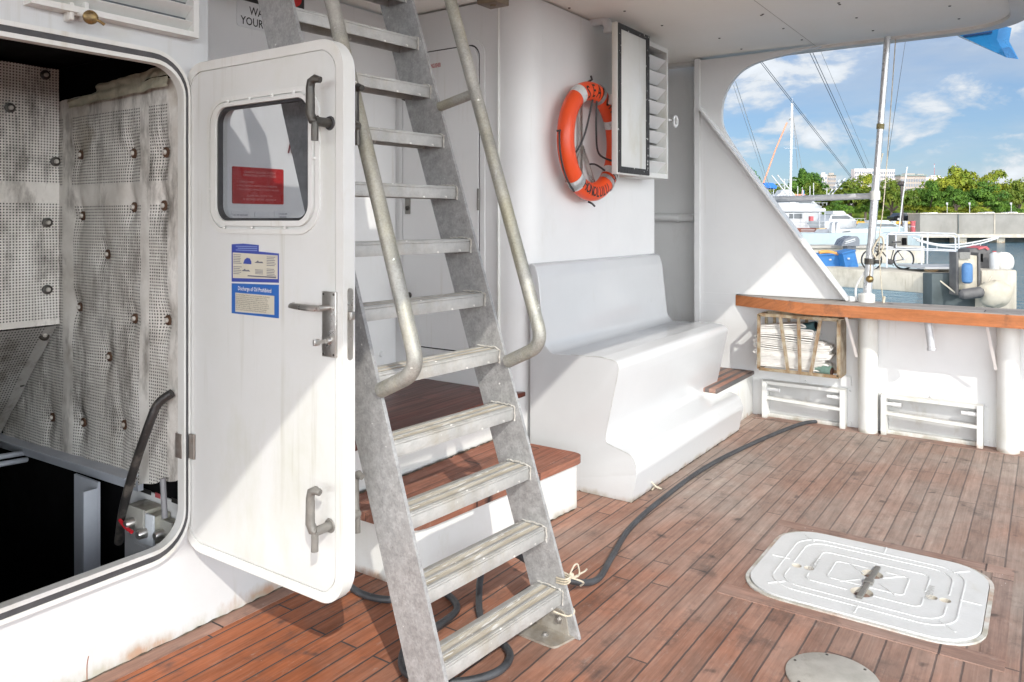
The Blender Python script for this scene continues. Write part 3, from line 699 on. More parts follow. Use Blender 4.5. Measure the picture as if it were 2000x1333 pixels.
# placards on the recess back wall
def placard(name, lab, cat, q0, q1, mat, lines, ink, size, y=YB, group=None, align='CENTER', border=None):
    A_, B_ = onY(*q0, y), onY(*q1, y)
    t_ = thing(name, lab, cat, ((A_.x + B_.x) / 2, y, min(A_.z, B_.z)), group)
    b = MB(); b.plate([rrect(A_.x, B_.z, B_.x, A_.z, .006, 3)], fY, y - .004, y - .0005); b.build('plate', mat, t_)
    b = MB()
    for (s_, cx_, cz_, k_, al) in lines:
        X_ = A_.x + (B_.x - A_.x) * cx_; Z_ = B_.z + (A_.z - B_.z) * cz_
        b.text(s_, size * k_, lambda u, v, w, X_=X_, Z_=Z_: Vector((X_ + u, y - .0044 - w, Z_ + v)), al, thick=.0003)
    b.build('lettering', ink, t_)
    return t_, A_, B_
placard('instruction_sign', 'small red metal sign with pale instructions seen through the door window', 'sign', (453, 325), (553, 400), REDSIGN,
        [('CARBON DIOXIDE SYSTEM', .52, .84, 1, 'CENTER'), ('OPERATING INSTRUCTIONS', .52, .75, 1, 'CENTER'), ('1  OPEN COVERS', .08, .57, .85, 'LEFT'), ('2  PULL HANDLE MARKED VALVE RELEASE', .08, .47, .82, 'LEFT'), ('3  PULL HANDLE MARKED CYLINDER RELEASE', .08, .37, .78, 'LEFT'), ('ALARM WILL SOUND FOR', .52, .20, .85, 'CENTER'), ('30 SECONDS BEFORE DISCHARGE', .52, .10, .85, 'CENTER')], PALEINK, .0155)
placard('name_plate', 'small white plate reading valve release under the red sign', 'sign', (451, 413), (485, 426), PLATE, [('VALVE RELEASE', .5, .3, 1, 'CENTER')], INK, .0125, group='white name plates under the red sign')
placard('name_plate', 'small worn blank white plate under the red sign', 'sign', (497, 414), (527, 427), PLATE, [], INK, .012, group='white name plates under the red sign')
placard('name_plate', 'small white plate reading cylinder release under the red sign', 'sign', (535, 413), (568, 428), PLATE, [('CYLINDER', .5, .55, 1, 'CENTER'), ('RELEASE', .5, .14, 1, 'CENTER')], INK, .0115, group='white name plates under the red sign')
A_, B_ = onY(462, -14, YB), onY(500, 59, YB)
t_ = thing('warning_sign', 'white and red WATCH YOUR STEP sign partly hidden behind the ladder top', 'sign', ((A_.x + B_.x) / 2, YB, B_.z))
b = MB(); b.plate([rrect(A_.x, B_.z, A_.x + .42, B_.z + .30, .015, 4)], fY, YB - .004, YB - .0005); b.build('plate', PLATE, t_)
b = MB(); b.plate([rrect(A_.x + .008, B_.z + .130, A_.x + .412, B_.z + .292, .012, 4)], fY, YB - .0055, YB - .0042); b.build('black_header', INK, t_)
b = MB(); b.plate([[(A_.x + .21 + .185 * math.cos(rad(a)), B_.z + .211 + .072 * math.sin(rad(a))) for a in range(0, 360, 12)]], fY, YB - .0068, YB - .0056); b.build('red_oval', surf('sign_red', (.62, .02, .02), None, .4, bmp=None), t_)
b = MB()
b.text('DANGER', .05, lambda u, v, w: Vector((A_.x + .21 + u, YB - .0072 - w, B_.z + .192 + v)), 'CENTER'); b.build('white_lettering', WHITEINK, t_)
b = MB()
for i, s_ in enumerate(('WATCH', 'YOUR STEP')):
    b = MB(); b.text(s_, .056, lambda u, v, w, i=i: Vector((A_.x + (.070, .020)[i] + u, YB - .0046 - w, B_.z + .068 - .054 * i + v)), 'LEFT', wide=.86, bold=.012)
    b.build('lettering', INK, t_)
b = MB(); p = onY(567, 262, YB - .01); b.tube([p, p + Vector((0, 0, -.05)), p + Vector((-.012, 0, -.10))], .004, 6); b.tube([p + Vector((0, 0, -.05)), p + Vector((.012, 0, -.10))], .004, 6)
tag(b.build('pull_cord', REDCLOTH), 'dark red cord hanging on the wall above the red sign', 'cord')

# ---- landing and step
ld_ = thing('entry_landing', 'raised dark red teak landing in front of the cabin door', 'landing', (2.6, 2.8, 0))
b = MB(); b.box((2.2605, 2.40, 0), (XR - .002, YB - .002, .44)); b.box((1.63, 2.4125, 0), (2.26, YB - .002, .44)); b.build('riser', WHITE_OLD, ld_)
b = MB(); b.box((1.63, 2.365, .4405), (XR - .002, YB - .003, .47), .005); b.build('teak_top', LANDT, ld_)
b = MB(); b.box((3.36, 2.34, .442), (3.52, 2.40, .468), .006); b.build('teak_end', LANDT, ld_)
st_ = thing('boarding_step', 'white boxed step with a teak tread below the landing', 'step', (2.8, 2.1, 0))
sp = rpoly([(2.20, 2.389), (2.20, 1.985), (3.335, 1.885), (3.335, 2.389)], [0, .13, .07, 0], 6)
b = MB(); b.plate([sp], fZ, 0, .216); b.build('riser', WHITE_OLD, st_)
caulk([(2.36, 1.968, .003), (3.27, 1.888, .003)], st_, .003); caulk([(2.2, 2.386, .253), (3.34, 2.386, .253)], st_, .0045)
sp2 = rpoly([(2.185, 2.389), (2.185, 1.970), (3.350, 1.870), (3.350, 2.389)], [0, .13, .075, 0], 6)
b = MB(); b.plate([sp2], fZ, .2165, .250); b.build('teak_tread', STEPT, st_)

# ---- ceiling
ce = thing('deck_ceiling', 'cream painted underside of the deck roof with rounded outer corner', 'ceiling', (3, 1.5, 2.62))
hole = [(1.45, 1.70), (1.45, 2.72), (2.36, 2.72), (2.36, 1.70)]
def croof(o): return rpoly([(-2.6, .19 - o), (5.72 + o, .19 - o), (5.72 + o, 4.3), (-2.6, 4.3)], [0, .34 + o, 0, 0], 10)
b = MB(); b.plate([croof(0), hole], fZ, 2.622, 2.70); b.build('ceiling_panel', CEIL, ce)
b = MB(); b.plate([croof(.10), croof(.002)[::-1]], fZ, 2.60, 2.78); b.build('fascia', surf('fascia_white', (.74, .73, .70), (.68, .66, .62), .45, scale=4, bmp=(30, .08), dirt=((.34, .17, .07), 5, .66, .78, .8)), ce)
b = MB()
for (x0, y0, x1, y1) in ((1.40, 1.65, 1.449, 2.77), (2.361, 1.65, 2.41, 2.77), (1.4495, 1.65, 2.3605, 1.699), (1.4495, 2.721, 2.3605, 2.77)): b.box((x0, y0, 2.615), (x1, y1, 2.90))
b.build('ladder_hatch_coaming', WHITE, ce)
sm_ = None
for (x, y) in ((1490, 28), (1638, 6), (1530, 56), (1673, 35), (1405, 75), (1566, 78), (1448, 96), (1705, 60), (1855, 12), (1873, 37), (1220, 22), (1293, 50), (1487, 30), (1640, 9), (1112, 16), (682, 17)):
    p = onZ(x, y, 2.6215)
    if sm_ is None:
        b = MB(); b.lathe([(0, -.004), (.006, -.0035), (.0085, 0)], (0, 0, 0), (0, 0, 1), 10); o = b.build('screw_head', DARKMET, ce); sm_ = o
    else:
        o = sm_.copy(); col.objects.link(o)
    o.location = p
b = MB()
for yy in (1.35,): b.box((2.5, yy, 2.6208), (5.7, yy + .0025, 2.6219))
b.build('panel_joint', surf('joint_line', (.40, .37, .31), None, .7, bmp=None), ce)  # darker line along the panel joint

# ---- hanging bronze post stub
c0 = at(963, 16, 3.0)
b = MB(); b.box((c0.x - .045, c0.y - .045, c0.z + .01), (c0.x + .045, c0.y + .045, 2.62), .004)
hpst = tag(b.build('hanging_post', BROWNMET), 'square brown metal post stub hanging from the ceiling', 'post')
b = MB(); b.lathe([(0, -.006), (.012, -.005), (.014, .002)], (c0.x, c0.y, c0.z + .01), (0, 0, 1), 12); b.build('bolt_head', BROWNMET, hpst)

# ---- drain elbow on the wall
b = MB(); p = onY(1158, 42, YM); b.tube(smooth([p + Vector((0, .01, 0)), p + Vector((.01, -.05, 0)), p + Vector((.015, -.085, -.012)), p + Vector((.018, -.10, -.05)), p + Vector((.018, -.10, -.075))], 5), .030, 16)
b.tube([p + Vector((.018, -.10, -.06)), p + Vector((.018, -.10, -.082))], .034, 16)
tag(b.build('drain_elbow', WHITE), 'white pipe elbow poking from the top of the cabin wall', 'pipe')

# ================================================================== DOOR
X0, X1 = 1.543, 1.593
d0y, d1y, d0z, d1z = 1.646, 2.420, .292, 1.924
DOORP = surf('door_paint', (.665, .675, .665), (.63, .64, .615), .36, scale=2.6, bmp=(30, .06), streak=((.42, .41, .33), .56, .70, .45), spots=((.25, .24, .2), 160, .80), dirt=((.52, .53, .42), 2.6, .54, .74, .55))
dr = thing('engine_room_door', 'open white steel door with a window, stickers and dog handles', 'door', (X0, d1y, d0z))
win = rrect(1.775, 1.390, 2.238, 1.771, .055, 6)
fullp = rrect(d0y, d0z, d1y, d1z, .092, 9)
b = MB(); b.plate([fullp, win[::-1]], fX, X0 + .004, X1 - .010); b.build('core', WHITE_OLD, dr)
b = MB(); b.plate([fullp, rrect(d0y + .030, d0z + .030, d1y - .030, d1z - .030, .068, 9)[::-1]], fX, X0 - .0015, X0 + .0039); b.build('edge_band', WHITE_OLD, dr)
b = MB(); b.plate([rrect(d0y + .0335, d0z + .0335, d1y - .0335, d1z - .0335, .065, 9), win[::-1]], fX, X0, X0 + .0039); b.build('inner_sheet', DOORP, dr)
b = MB(); b.plate([rrect(d0y + .006, d0z + .006, d1y - .006, d1z - .006, .088, 9), win[::-1]], fX, X1 - .0098, X1); b.build('outer_skin', WHITE, dr)
b = MB()
b.plate([rrect(1.742, 1.357, 2.283, 1.796, .09, 8), rrect(1.757, 1.372, 2.268, 1.781, .078, 8)[::-1]], fX, X0 - .006, X0 - .0002)
b.plate([rrect(1.766, 1.381, 2.256, 1.775, .066, 8), rrect(1.783, 1.397, 2.230, 1.763, .052, 8)[::-1]], fX, X0 - .011, X0 - .0003)
wf = b.build('window_frame', WHITE_OLD, dr)
b = MB(); b.plate([rrect(1.784, 1.398, 2.229, 1.762, .051, 8), rrect(1.792, 1.406, 2.221, 1.754, .045, 8)[::-1]], fX, X0 - .004, X0 + .012); b.build('rubber_seal', RUBBER, wf)
b = MB(); b.plate([rrect(1.791, 1.405, 2.222, 1.755, .044, 8)], fX, X0 + .012, X0 + .017); b.build('pane', GLASS, wf)
for (u, v) in ((2.17, 1.779), (2.06, 1.779), (1.95, 1.779), (1.85, 1.779), (2.262, 1.66), (2.262, 1.50), (2.19, 1.377), (2.05, 1.377), (1.89, 1.377), (1.76, 1.58)):
    b = MB(); b.lathe([(0, .006), (.004, .005), (.006, 0)], (X0 - .006, u, v), (-1, 0, 0), 8); b.build('rivet', WHITE_OLD, wf)
def dog(hub, mat, side=-1, parent=dr):
    hx, hy, hz = hub
    f_ = lambda dx, dy, dz: Vector((hx + side * dx, hy + dy, hz + dz))
    b = MB(); b.lathe([(0, .004), (.019, .004), (.021, 0)], (hx, hy, hz), (side, 0, 0), 18); fl = b.build('dog_flange', RUBBER if mat is DARKMET else GREYMET, parent)
    b = MB(); b.tube([f_(0, 0, 0), f_(.058, 0, 0)], .0135, 12)
    path = [f_(.050, -.004, .002), f_(.056, .008, .004), f_(.060, .014, .022), f_(.060, .014, .095), f_(.060, .010, .112), f_(.058, -.004, .119), f_(.055, -.022, .114)]
    b.tube(path, [.015, .0145, .0135, .0125, .0125, .012, .009], 12)
    b.tube([f_(.055, .0, 0), f_(.056, .0, -.055)], .0105, 10)
    return b.build('dog_handle', mat, parent)
dog((X0 - .001, 1.701, 1.678), DARKMET); dog((X0 - .001, 1.701, .522), GREYMET)
dog((X1, 1.701, 1.678), DARKMET, 1); dog((X1, 1.701, .522), GREYMET, 1)
b = MB(); b.box((X0 - .009, 1.669, 1.007), (X0 - .0002, 1.726, 1.195), .002); lk = b.build('lock_plate', STEEL, dr)
b = MB(); lz = 1.150; b.tube([(X0 - .009, 1.698, lz), (X0 - .05, 1.698, lz)], .009, 12)
b.tube([(X0 - .045, 1.695, lz), (X0 - .053, 1.715, lz), (X0 - .055, 1.74, lz), (X0 - .055, 1.795, lz + .002), (X0 - .053, 1.808, lz + .002), (X0 - .04, 1.812, lz + .003)], [.0095, .0105, .0105, .009, .009, .0085], 10, flat=.75); b.build('lever_handle', STEEL, lk)
b = MB(); b.lathe([(0, .012), (.010, .012), (.012, 0)], (X0 - .009, 1.696, 1.055), (-1, 0, 0), 14); b.build('key_cylinder', STEEL, lk)
b = MB(); b.box((X0 - .045, 1.694, 1.050), (X0 - .019, 1.698, 1.060)); b.box((X0 - .066, 1.691, 1.046), (X0 - .044, 1.701, 1.064), .003); b.build('key', STEEL, lk)
for (dy, dz) in ((.008, .008), (.05, .008), (.008, .18), (.05, .18)):
    b = MB(); b.lathe([(0, .002), (.003, .0015), (.004, 0)], (X0 - .009, 1.669 + dy, 1.007 + dz), (-1, 0, 0), 8); b.build('screw_head', DARKMET, lk)
b = MB(); b.plate([rrect(X0 + .014, 1.000, X0 + .034, 1.205, .009, 4)], lambda u, v, w: Vector((u, w, v)), d0y - .003, d0y - .0002); ep = b.build('edge_plate', STEEL, dr)
b = MB(); b.box((X0 + .016, d0y - .014, 1.115), (X0 + .032, d0y - .0032, 1.138), .002); b.build('latch_bolt', STEEL, ep)
for hz in (.64,):
    b = MB(); b.box((X0 - .010, 2.352, hz - .042), (X0 - .0018, 2.392, hz + .042), .002); b.box((X0 - .028, 2.3925, hz - .042), (X0 + .004, 2.43, hz + .042), .003); b.build('hinge', surf('stained_hinge_%d' % (hz * 100), (.34, .31, .28), (.26, .22, .19), .45, .5, scale=30, bmp=(60, .2), dirt=((.3, .12, .06), 20, .58, .7, .7)), dr)
# stickers
b = MB(); b.plate([[(2.158, 1.202), (1.926, 1.209), (1.926, 1.298), (2.022, 1.302), (2.022, 1.322), (2.10, 1.325), (2.158, 1.322)]], fX, X0 - .0009, X0 - .0002); s1 = b.build('placard_sticker', NAVY, dr)
b = MB(); b.plate([[(2.151, 1.214), (1.931, 1.220), (1.931, 1.292), (2.151, 1.296)]], fX, X0 - .0015, X0 - .001); b.build('print_area', CREAM, s1)
b = MB()
wv = lambda t, k: .5 + .5 * math.sin(t * k)
for j in range(3): b.box((X0 - .0021, 2.028, 1.303 + .006 * j), (X0 - .0016, 2.135 - .01 * (j % 2), 1.3055 + .006 * j))
b.build('tape_print', surf('pale_blue_print', (.25, .32, .6), None, .5, bmp=None), s1)
b = MB(); random.seed(3)
for (ya, yb2, za, zb2, nl) in ((2.147, 2.105, 1.290, 1.258, 6), (2.147, 2.105, 1.252, 1.224, 5), (1.982, 1.937, 1.287, 1.256, 6), (1.982, 1.937, 1.250, 1.225, 5)):
    for j in range(nl):
        z = za - (za - zb2) * j / nl; b.box((X0 - .0021, yb2 + random.random() * .012, z - .0018), (X0 - .0016, ya, z))
b.box((X0 - .0021, 1.938, 1.2225), (X0 - .0016, 2.075, 1.2265))
for (yy, zz) in ((2.02, 1.266), (2.085, 1.238)):
    b.plate([[(yy + .022, zz), (yy - .022, zz), (yy - .016, zz + .005), (yy, zz + .004), (yy + .004, zz + .008), (yy + .012, zz + .004)]], fX, X0 - .0021, X0 - .0016)
for j in range(4): b.box((X0 - .0021, 2.000, 1.232 + .004 * j), (X0 - .0016, 2.038, 1.2335 + .004 * j))
b.build('small_print', surf('faded_print', (.16, .16, .2), None, .5, bmp=None), s1)
b = MB(); b.plate([[(2.097, 1.262), (2.057, 1.261), (2.057, 1.270), (2.064, 1.279), (2.078, 1.281), (2.09, 1.275), (2.094, 1.268)]], fX, X0 - .0022, X0 - .0016); b.build('blue_figure', NAVY, s1)
b = MB(); b.plate([[(2.158, 1.101), (1.926, 1.101), (1.926, 1.203), (2.158, 1.197)]], fX, X0 - .0009, X0 - .0002); s2 = b.build('oil_notice_sticker', BLUESTK, dr)
b = MB(); b.plate([[(2.138, 1.107), (1.947, 1.110), (1.947, 1.168), (2.138, 1.168)]], fX, X0 - .0015, X0 - .001); b.build('print_area', CREAM, s2)
b = MB(); b.text('Discharge of Oil Prohibited', .0185, lambda u, v, w: Vector((X0 - .0016 - w, 2.042 - u, 1.177 + v)), 'CENTER', wide=.80, thick=.0003, bold=.004); b.build('white_lettering', WHITEINK, s2)
b = MB()
txt = ['The Federal Water Pollution Control Act prohibits the discharge', 'of oil or oily waste into or upon the navigable waters of the', 'United States, or the waters of the contiguous zone, or which', 'may affect natural resources belonging to, appertaining to, or', 'under the exclusive management authority of the United States,', 'if such discharge causes a film or discoloration of the surface of', 'the water or causes a sludge or emulsion beneath the surface of', 'the water. Violators are subject to substantial civil penalties', 'and/or criminal sanctions including fines and imprisonment.']
for j, s_ in enumerate(txt):
    b.text(s_, .0062, lambda u, v, w, j=j: Vector((X0 - .0016 - w, 2.135 - u, 1.1605 - .0058 * j + v)), 'LEFT', wide=1.02, thick=.0003)
b.build('small_print', surf('brown_print', (.10, .09, .07), None, .5, bmp=None), s2)

# ================================================================== LADDER
AN = rad(3.9); LA = Vector((math.cos(AN), -math.sin(AN), 0)); LB = Vector((math.sin(AN), math.cos(AN), 0))
def LP(c, bb, z): return LA * c + LB * bb + Vector((0, 0, z))
fL = lambda u, v, w: LP(w, u, v)
cR, cL = 2.162, 1.562
bf = lambda z: 1.435 + .350 * z
bk = lambda z: 1.594 + .3595 * z
la = thing('boarding_ladder', 'steep galvanised steel ladder with tubular handrails on the deck', 'ladder', LP((cR + cL) / 2, 1.5, 0))
for c0_, c1_ in ((cR, cR + .012), (cL, cL + .012)):
    b = MB(); b.plate([[(bf(.003), .003), (bk(.003), .003), (bk(2.78), 2.78), (bf(2.78), 2.78)]], fL, c0_, c1_); b.build('stringer', GALV, la)
axL = (LA, LB, UV)
def tread_mesh():
    w_ = (cR - cL - .012); cc = (cR + cL + .012) / 2
    b = MB()
    b.obox(LP(cc, 1.508 + .053, .141), (w_ / 2 - .0005, .053, .004), axL, .002)
    b.obox(LP(cc, 1.508 + .003, .1185), (w_ / 2 - .0005, .003, .0182), axL, .001)
    b.obox(LP(cc, 1.508 + .103, .1185), (w_ / 2 - .0005, .003, .0182), axL, .001)
    for k_ in range(3): b.obox(LP(cc, 1.508 + .012 + .037 * k_, .1462), (w_ / 2 - .002, .006, .0012), axL, .0006)
    b.mi = 1
    for k_ in range(2): b.obox(LP(cc, 1.508 + .0305 + .037 * k_, .1454), (w_ / 2 - .002, .0110, .0006), axL)
    return b
NTREAD = 13; tr0 = None
for k in range(NTREAD):
    if tr0 is None: tr0 = o = tread_mesh().build('tread', [TREAD, TREADTOP], la)
    else: o = tr0.copy(); col.objects.link(o)
    o.location = LB * (.350 * .197 * k) + Vector((0, 0, .197 * k))
# weld beads where each tread meets the stringer seen from inside
random.seed(11); w0 = None
for k in range(NTREAD):
    b = MB(); pts = []
    loop = [(1.502, .098), (1.501, .145), (1.52, .152), (1.57, .153), (1.617, .150)]
    for (p, q) in zip(loop, loop[1:]):
        for j in range(5):
            t_ = j / 5; pts.append(LP(cR - .002, p[0] + (q[0] - p[0]) * t_ + random.uniform(-.002, .002), p[1] + (q[1] - p[1]) * t_ + random.uniform(-.002, .002)))
    b.tube(pts, [random.uniform(.0015, .0036) for _ in pts], 7)
    o = b.build('weld_bead', WELD, la); o.location = LB * (.350 * .197 * k) + Vector((0, 0, .197 * k))
br = lambda z: 1.757 + .345 * (z - 1.455)
def railpath(c, z0=.893):
    q = rpoly([(bf(z0) + .0, z0), (br(z0 + .075), z0 + .075), (br(2.7), 2.7)], [0, .075, 0], 10)
    # open path: drop the closing corner handling
    return [LP(c, p[0], p[1]) for p in q]
for c in (cR + .006, cL + .006):
    b = MB(); b.tube(railpath(c), .0235, 18)
    z = 1.835; b.tube([LP(c, bf(z) + .004, z), LP(c, br(z + .035), z + .035)], .019, 14)
    b.build('handrail', RAILM, la)
PLATEM = surf('foot_plate_steel', (.30, .27, .23), (.42, .39, .34), .5, .3, scale=20, bmp=(50, .3), dirt=((.3, .24, .16), 12, .5, .65, .6))
for c, sgn in ((cR, -1), (cL + .012, 1)):
    b = MB()
    fz = lambda u, v, w, c=c, sgn=sgn: LP(c + sgn * u, v, w)
    b.plate([rpoly([(.0, 1.455), (.095, 1.47), (.10, 1.64), (.0, 1.66)], [0, .025, .025, 0], 4)], fz, .001, .008)
    fv = lambda u, v, w, c=c, sgn=sgn: LP(c + sgn * w, u, v)
    b.plate([rpoly([(1.475, .008), (1.64, .008), (1.64, .085), (1.49, .085)], [0, 0, .03, .03], 4)], fv, .0006, .007)
    ft_ = b.build('foot_plate', PLATEM, la)
    for (bb, zz) in ((1.515, .05), (1.61, .052)):
        b = MB(); b.lathe([(0, .012), (.008, .012), (.0095, .008), (.0095, .002), (.016, .002), (.016, 0)], LP(c + sgn * .007, bb, zz), LA * sgn, 6); b.build('bolt', STEEL, ft_)
    b = MB(); b.lathe([(0, .009), (.008, .008), (.009, .002), (.014, .002), (.014, 0)], LP(c + sgn * .05, 1.54, .008), (0, 0, 1), 8); b.build('bolt', STEEL, ft_)

# ================================================================== HOSE ON DECK
hp1 = [(5.60, 1.315), (5.44, 1.398), (4.889, 1.505), (4.216, 1.585), (3.584, 1.583), (3.177, 1.552), (2.868, 1.482), (2.65, 1.436), (2.50, 1.475), (2.47, 1.62), (2.50, 1.735), (2.42, 1.79), (2.31, 1.74), (2.20, 1.66), (2.14, 1.59), (2.09, 1.49), (2.03, 1.41), (1.935, 1.395), (1.835, 1.454), (1.775, 1.569), (1.80, 1.66), (1.92, 1.735), (2.05, 1.72), (2.165, 1.735), (2.225, 1.81), (2.235, 1.89), (2.17, 1.93), (2.08, 1.99), (2.06, 2.12), (2.12, 2.28)]
hz = []
for i, p in enumerate(hp1):
    z = .0135
    if 8 <= i <= 12: z = .10 if i in (9, 10, 11) else .06
    hz.append((p[0], p[1], z))
b = MB(); b.tube(smooth(hz, 8), [.0125] * ((len(hz) - 1) * 8 + 1), 14)
tag(b.build('deck_hose', HOSEM), 'long black rubber hose snaking over the deck from bulwark to ladder', 'hose')
# cord tied round the ladder foot
b = MB()
k0 = LP(cR + .02, bf(.19) - .01, .19)
b.tube(smooth([LP(cR - .03, 1.52, .085), LP(cR - .01, 1.475, .075), LP(cR + .018, 1.468, .085), LP(cR + .03, 1.52, .095)], 6), .0032, 8)
for s_ in range(3):
    o_ = Vector((0, 0, .008 * s_))
    b.tube(smooth([LP(cR - .002, bf(.18) + .03, .17) + o_, LP(cR - .004, bf(.18) - .008, .175) + o_, LP(cR + .02, bf(.18) - .010, .18) + o_, LP(cR + .022, bf(.18) + .04, .185) + o_], 5), .003, 7)
b.tube(smooth([k0, k0 + LA * .03 + LB * -.02, k0 + LA * .055 + Vector((0, 0, .022)), k0 + LA * .03 + Vector((0, 0, .028)), k0], 6), .003, 7)
b.tube(smooth([k0, k0 + LA * .035 + Vector((0, 0, -.010)), k0 + LA * .075 + LB * -.01 + Vector((0, 0, -.006)), k0 + LA * .11 + Vector((0, 0, -.012))], 5), .003, 7)
b.tube(smooth([k0, k0 + LA * .03 + LB * -.02 + Vector((0, 0, -.015)), k0 + LA * .06 + LB * -.02 + Vector((0, 0, -.035)), k0 + LA * .07 + Vector((0, 0, -.055))], 5), .003, 7)
b.tube([k0 + LA * .004, k0 + LA * .02], .009, 8)
tag(b.build('tie_cord', ROPE), 'thin pale cord knotted round the ladder foot', 'cord')

# ================================================================== BENCH
prof = [(YM - .001, 0.002), (YM - .001, 1.165), (2.268, 1.158), (2.246, 1.09), (2.205, .735), (2.165, .695), (1.87, .705), (1.765, .690), (1.782, .60), (1.845, .315), (1.845, .275), (1.695, .235), (1.668, .16), (1.700, .002)]
rs_ = [0, 0, .05, .09, .06, .055, .05, .070, .05, .045, .04, .060, .05, 0]
pr = rpoly(prof, rs_, 7)
b = MB()
b.plate([pr], lambda u, v, w: Vector((w, u, v)), 3.50, 5.115)
bmesh.ops.recalc_face_normals(b.bm, faces=b.bm.faces)
cap_edges = [e for e in b.bm.edges if len(e.link_faces) == 2 and abs(e.link_faces[0].normal.dot(e.link_faces[1].normal)) < .3 and abs(e.verts[0].co.x - e.verts[1].co.x) < 1e-5 and max(v.co.y for v in e.verts) < 2.29 and min(v.co.z for v in e.verts) > .01]
bmesh.ops.bevel(b.bm, geom=cap_edges, offset=.007, segments=3, affect='EDGES', profile=.5)
bench = tag(b.build('moulded_bench', GELCOAT, None, 30), 'white moulded bench with foot ledge against the cabin wall', 'bench')
pe = [Vector((3.5015, p[0], p[1])) for p in rpoly(prof[5:13], [.055, .05, .085, .05, .06, .05, .07, .06], 7)]
b2 = MB(); b2.tube(pe[7:], .0016, 6); b2.build('edge_seam', surf('edge_crack', (.36, .35, .32), (.55, .55, .53), .7, scale=25, bmp=None), bench)
caulk([(3.502, 2.0, .003), (3.505, 1.699, .003), (5.105, 1.699, .003)], bench, .0028)
b = MB(); p = onZ(1283, 957, .006); b.tube(smooth([p + Vector((-.02, .02, 0)), p + Vector((.01, .01, .012)), p + Vector((.03, -.005, 0)), p + Vector((.01, -.02, .006)), p + Vector((-.01, -.005, .016)), p + Vector((-.02, .03, .05))], 5), .004, 7)
tag(b.build('rope_end', ROPE), 'short stub of pale rope at the base of the bench', 'rope')

# ================================================================== LIFE RING
RC = Vector((4.008, 2.205, 1.858)); RR, Rr = .294, .0545
lr = thing('life_ring', 'orange life ring with black lettering hung on the cabin wall', 'life ring', RC)
b = MB()
def tor(th, ph, r=Rr, sq=.86): return RC + Vector((math.cos(th) * (RR + r * math.cos(ph)), -r * sq * math.sin(ph), math.sin(th) * (RR + r * math.cos(ph))))
b.sheet(96, 26, lambda u, v: tor(u * 2 * math.pi, v * 2 * math.pi)); bmesh.ops.remove_doubles(b.bm, verts=b.bm.verts, dist=1e-5)
b.build('ring_shell', ORANGE, lr)
for dg in (28, 123, 232, 322):
    b = MB(); b.sheet(8, 26, lambda u, v: tor(rad(dg - 6 + 12 * u), v * 2 * math.pi, Rr + .002)); b.build('reflective_band', SILVER, lr)
def ringtext(s_, mid, step, size, flip):
    for i, ch in enumerate(s_):
        if ch == ' ': continue
        b = MB()
        a0 = mid + (-1 if not flip else 1) * (i - (len(s_) - 1) / 2) * step
        def f(u, v, w):
            vv = v - size * .36
            ang = rad(a0) + ((-u) if not flip else u) / RR * 1.0
            rr_ = vv if not flip else -vv
            rr_ = max(-Rr * .95, min(Rr * .95, rr_))
            ph = math.acos(rr_ / Rr)
            return tor(ang, ph, Rr + .0022)
        b.text(ch, size, f, 'CENTER', wide=.72, thick=0, bold=.012, cuts=6)
        b.build('letter', INK, lr)
ringtext('SEARCH', 81, 12.2, .100, False); ringtext('HONOLULU, HI', 281, 7.4, .080, True)
def grab(a0, a1, sag):
    b = MB(); pts = []
    for k in range(17):
        t_ = k / 16; th = rad(a0 + (a1 - a0) * t_); rr_ = RR + Rr + .010 + sag * math.sin(math.pi * t_)
        pts.append(RC + Vector((math.cos(th) * rr_, .0, math.sin(th) * rr_)))
    b.tube(pts, .0055, 8); return b.build('grab_rope', RUBBER, lr)
grab(176, 236, .004)
for a in (90, 175, 270, 0):
    b = MB(); th = rad(a); b.tube([tor(th, rad(q), Rr + .003) for q in range(-20, 200, 20)] if a in () else [RC + Vector((math.cos(th) * (RR + Rr + .003), .02, math.sin(th) * (RR + Rr + .003))), RC + Vector((math.cos(th) * (RR + Rr + .014), -.005, math.sin(th) * (RR + Rr + .014))), RC + Vector((math.cos(th + .06) * (RR + Rr + .03), -.01, math.sin(th + .06) * (RR + Rr + .03)))], .006, 8); b.build('rope_knot', RUBBER, lr)
b = MB(); b.tube(smooth([RC + Vector((-.02, -.02, .24)), RC + Vector((-.07, .0, .05)), RC + Vector((-.13, .02, -.06)), RC + Vector((-.19, .02, -.08))], 6), .006, 8); b.build('lanyard', RUBBER, lr)
b = MB(); b.tube(smooth([RC + Vector((.03, -.02, .24)), RC + Vector((.06, .0, .06)), RC + Vector((.13, .02, -.06)), RC + Vector((.22, -.02, -.10))], 6), .006, 8); b.build('lanyard', RUBBER, lr)
b = MB(); b.tube(smooth([RC + Vector((.02, .02, -.13)), RC + Vector((.10, .02, -.13)), RC + Vector((.2, 0, -.17))], 6), .006, 8); b.build('lanyard', RUBBER, lr)
bk_ = thing('ring_bracket', 'stainless strap bracket holding the orange life ring', 'bracket', RC + Vector((0, .08, 0)))
b = MB(); b.box((RC.x - .013, YM - .030, RC.z - .19), (RC.x + .013, YM - .022, RC.z + .25)); b.build('upright', STEEL, bk_)
for sx in (-1, 1):
    b = MB(); b.bar(RC + Vector((sx * .01, .070, -.02)), RC + Vector((sx * .16, .070, -.24)), .008, .024, up=(0, 1, 0)); b.build('arm', STEEL, bk_)
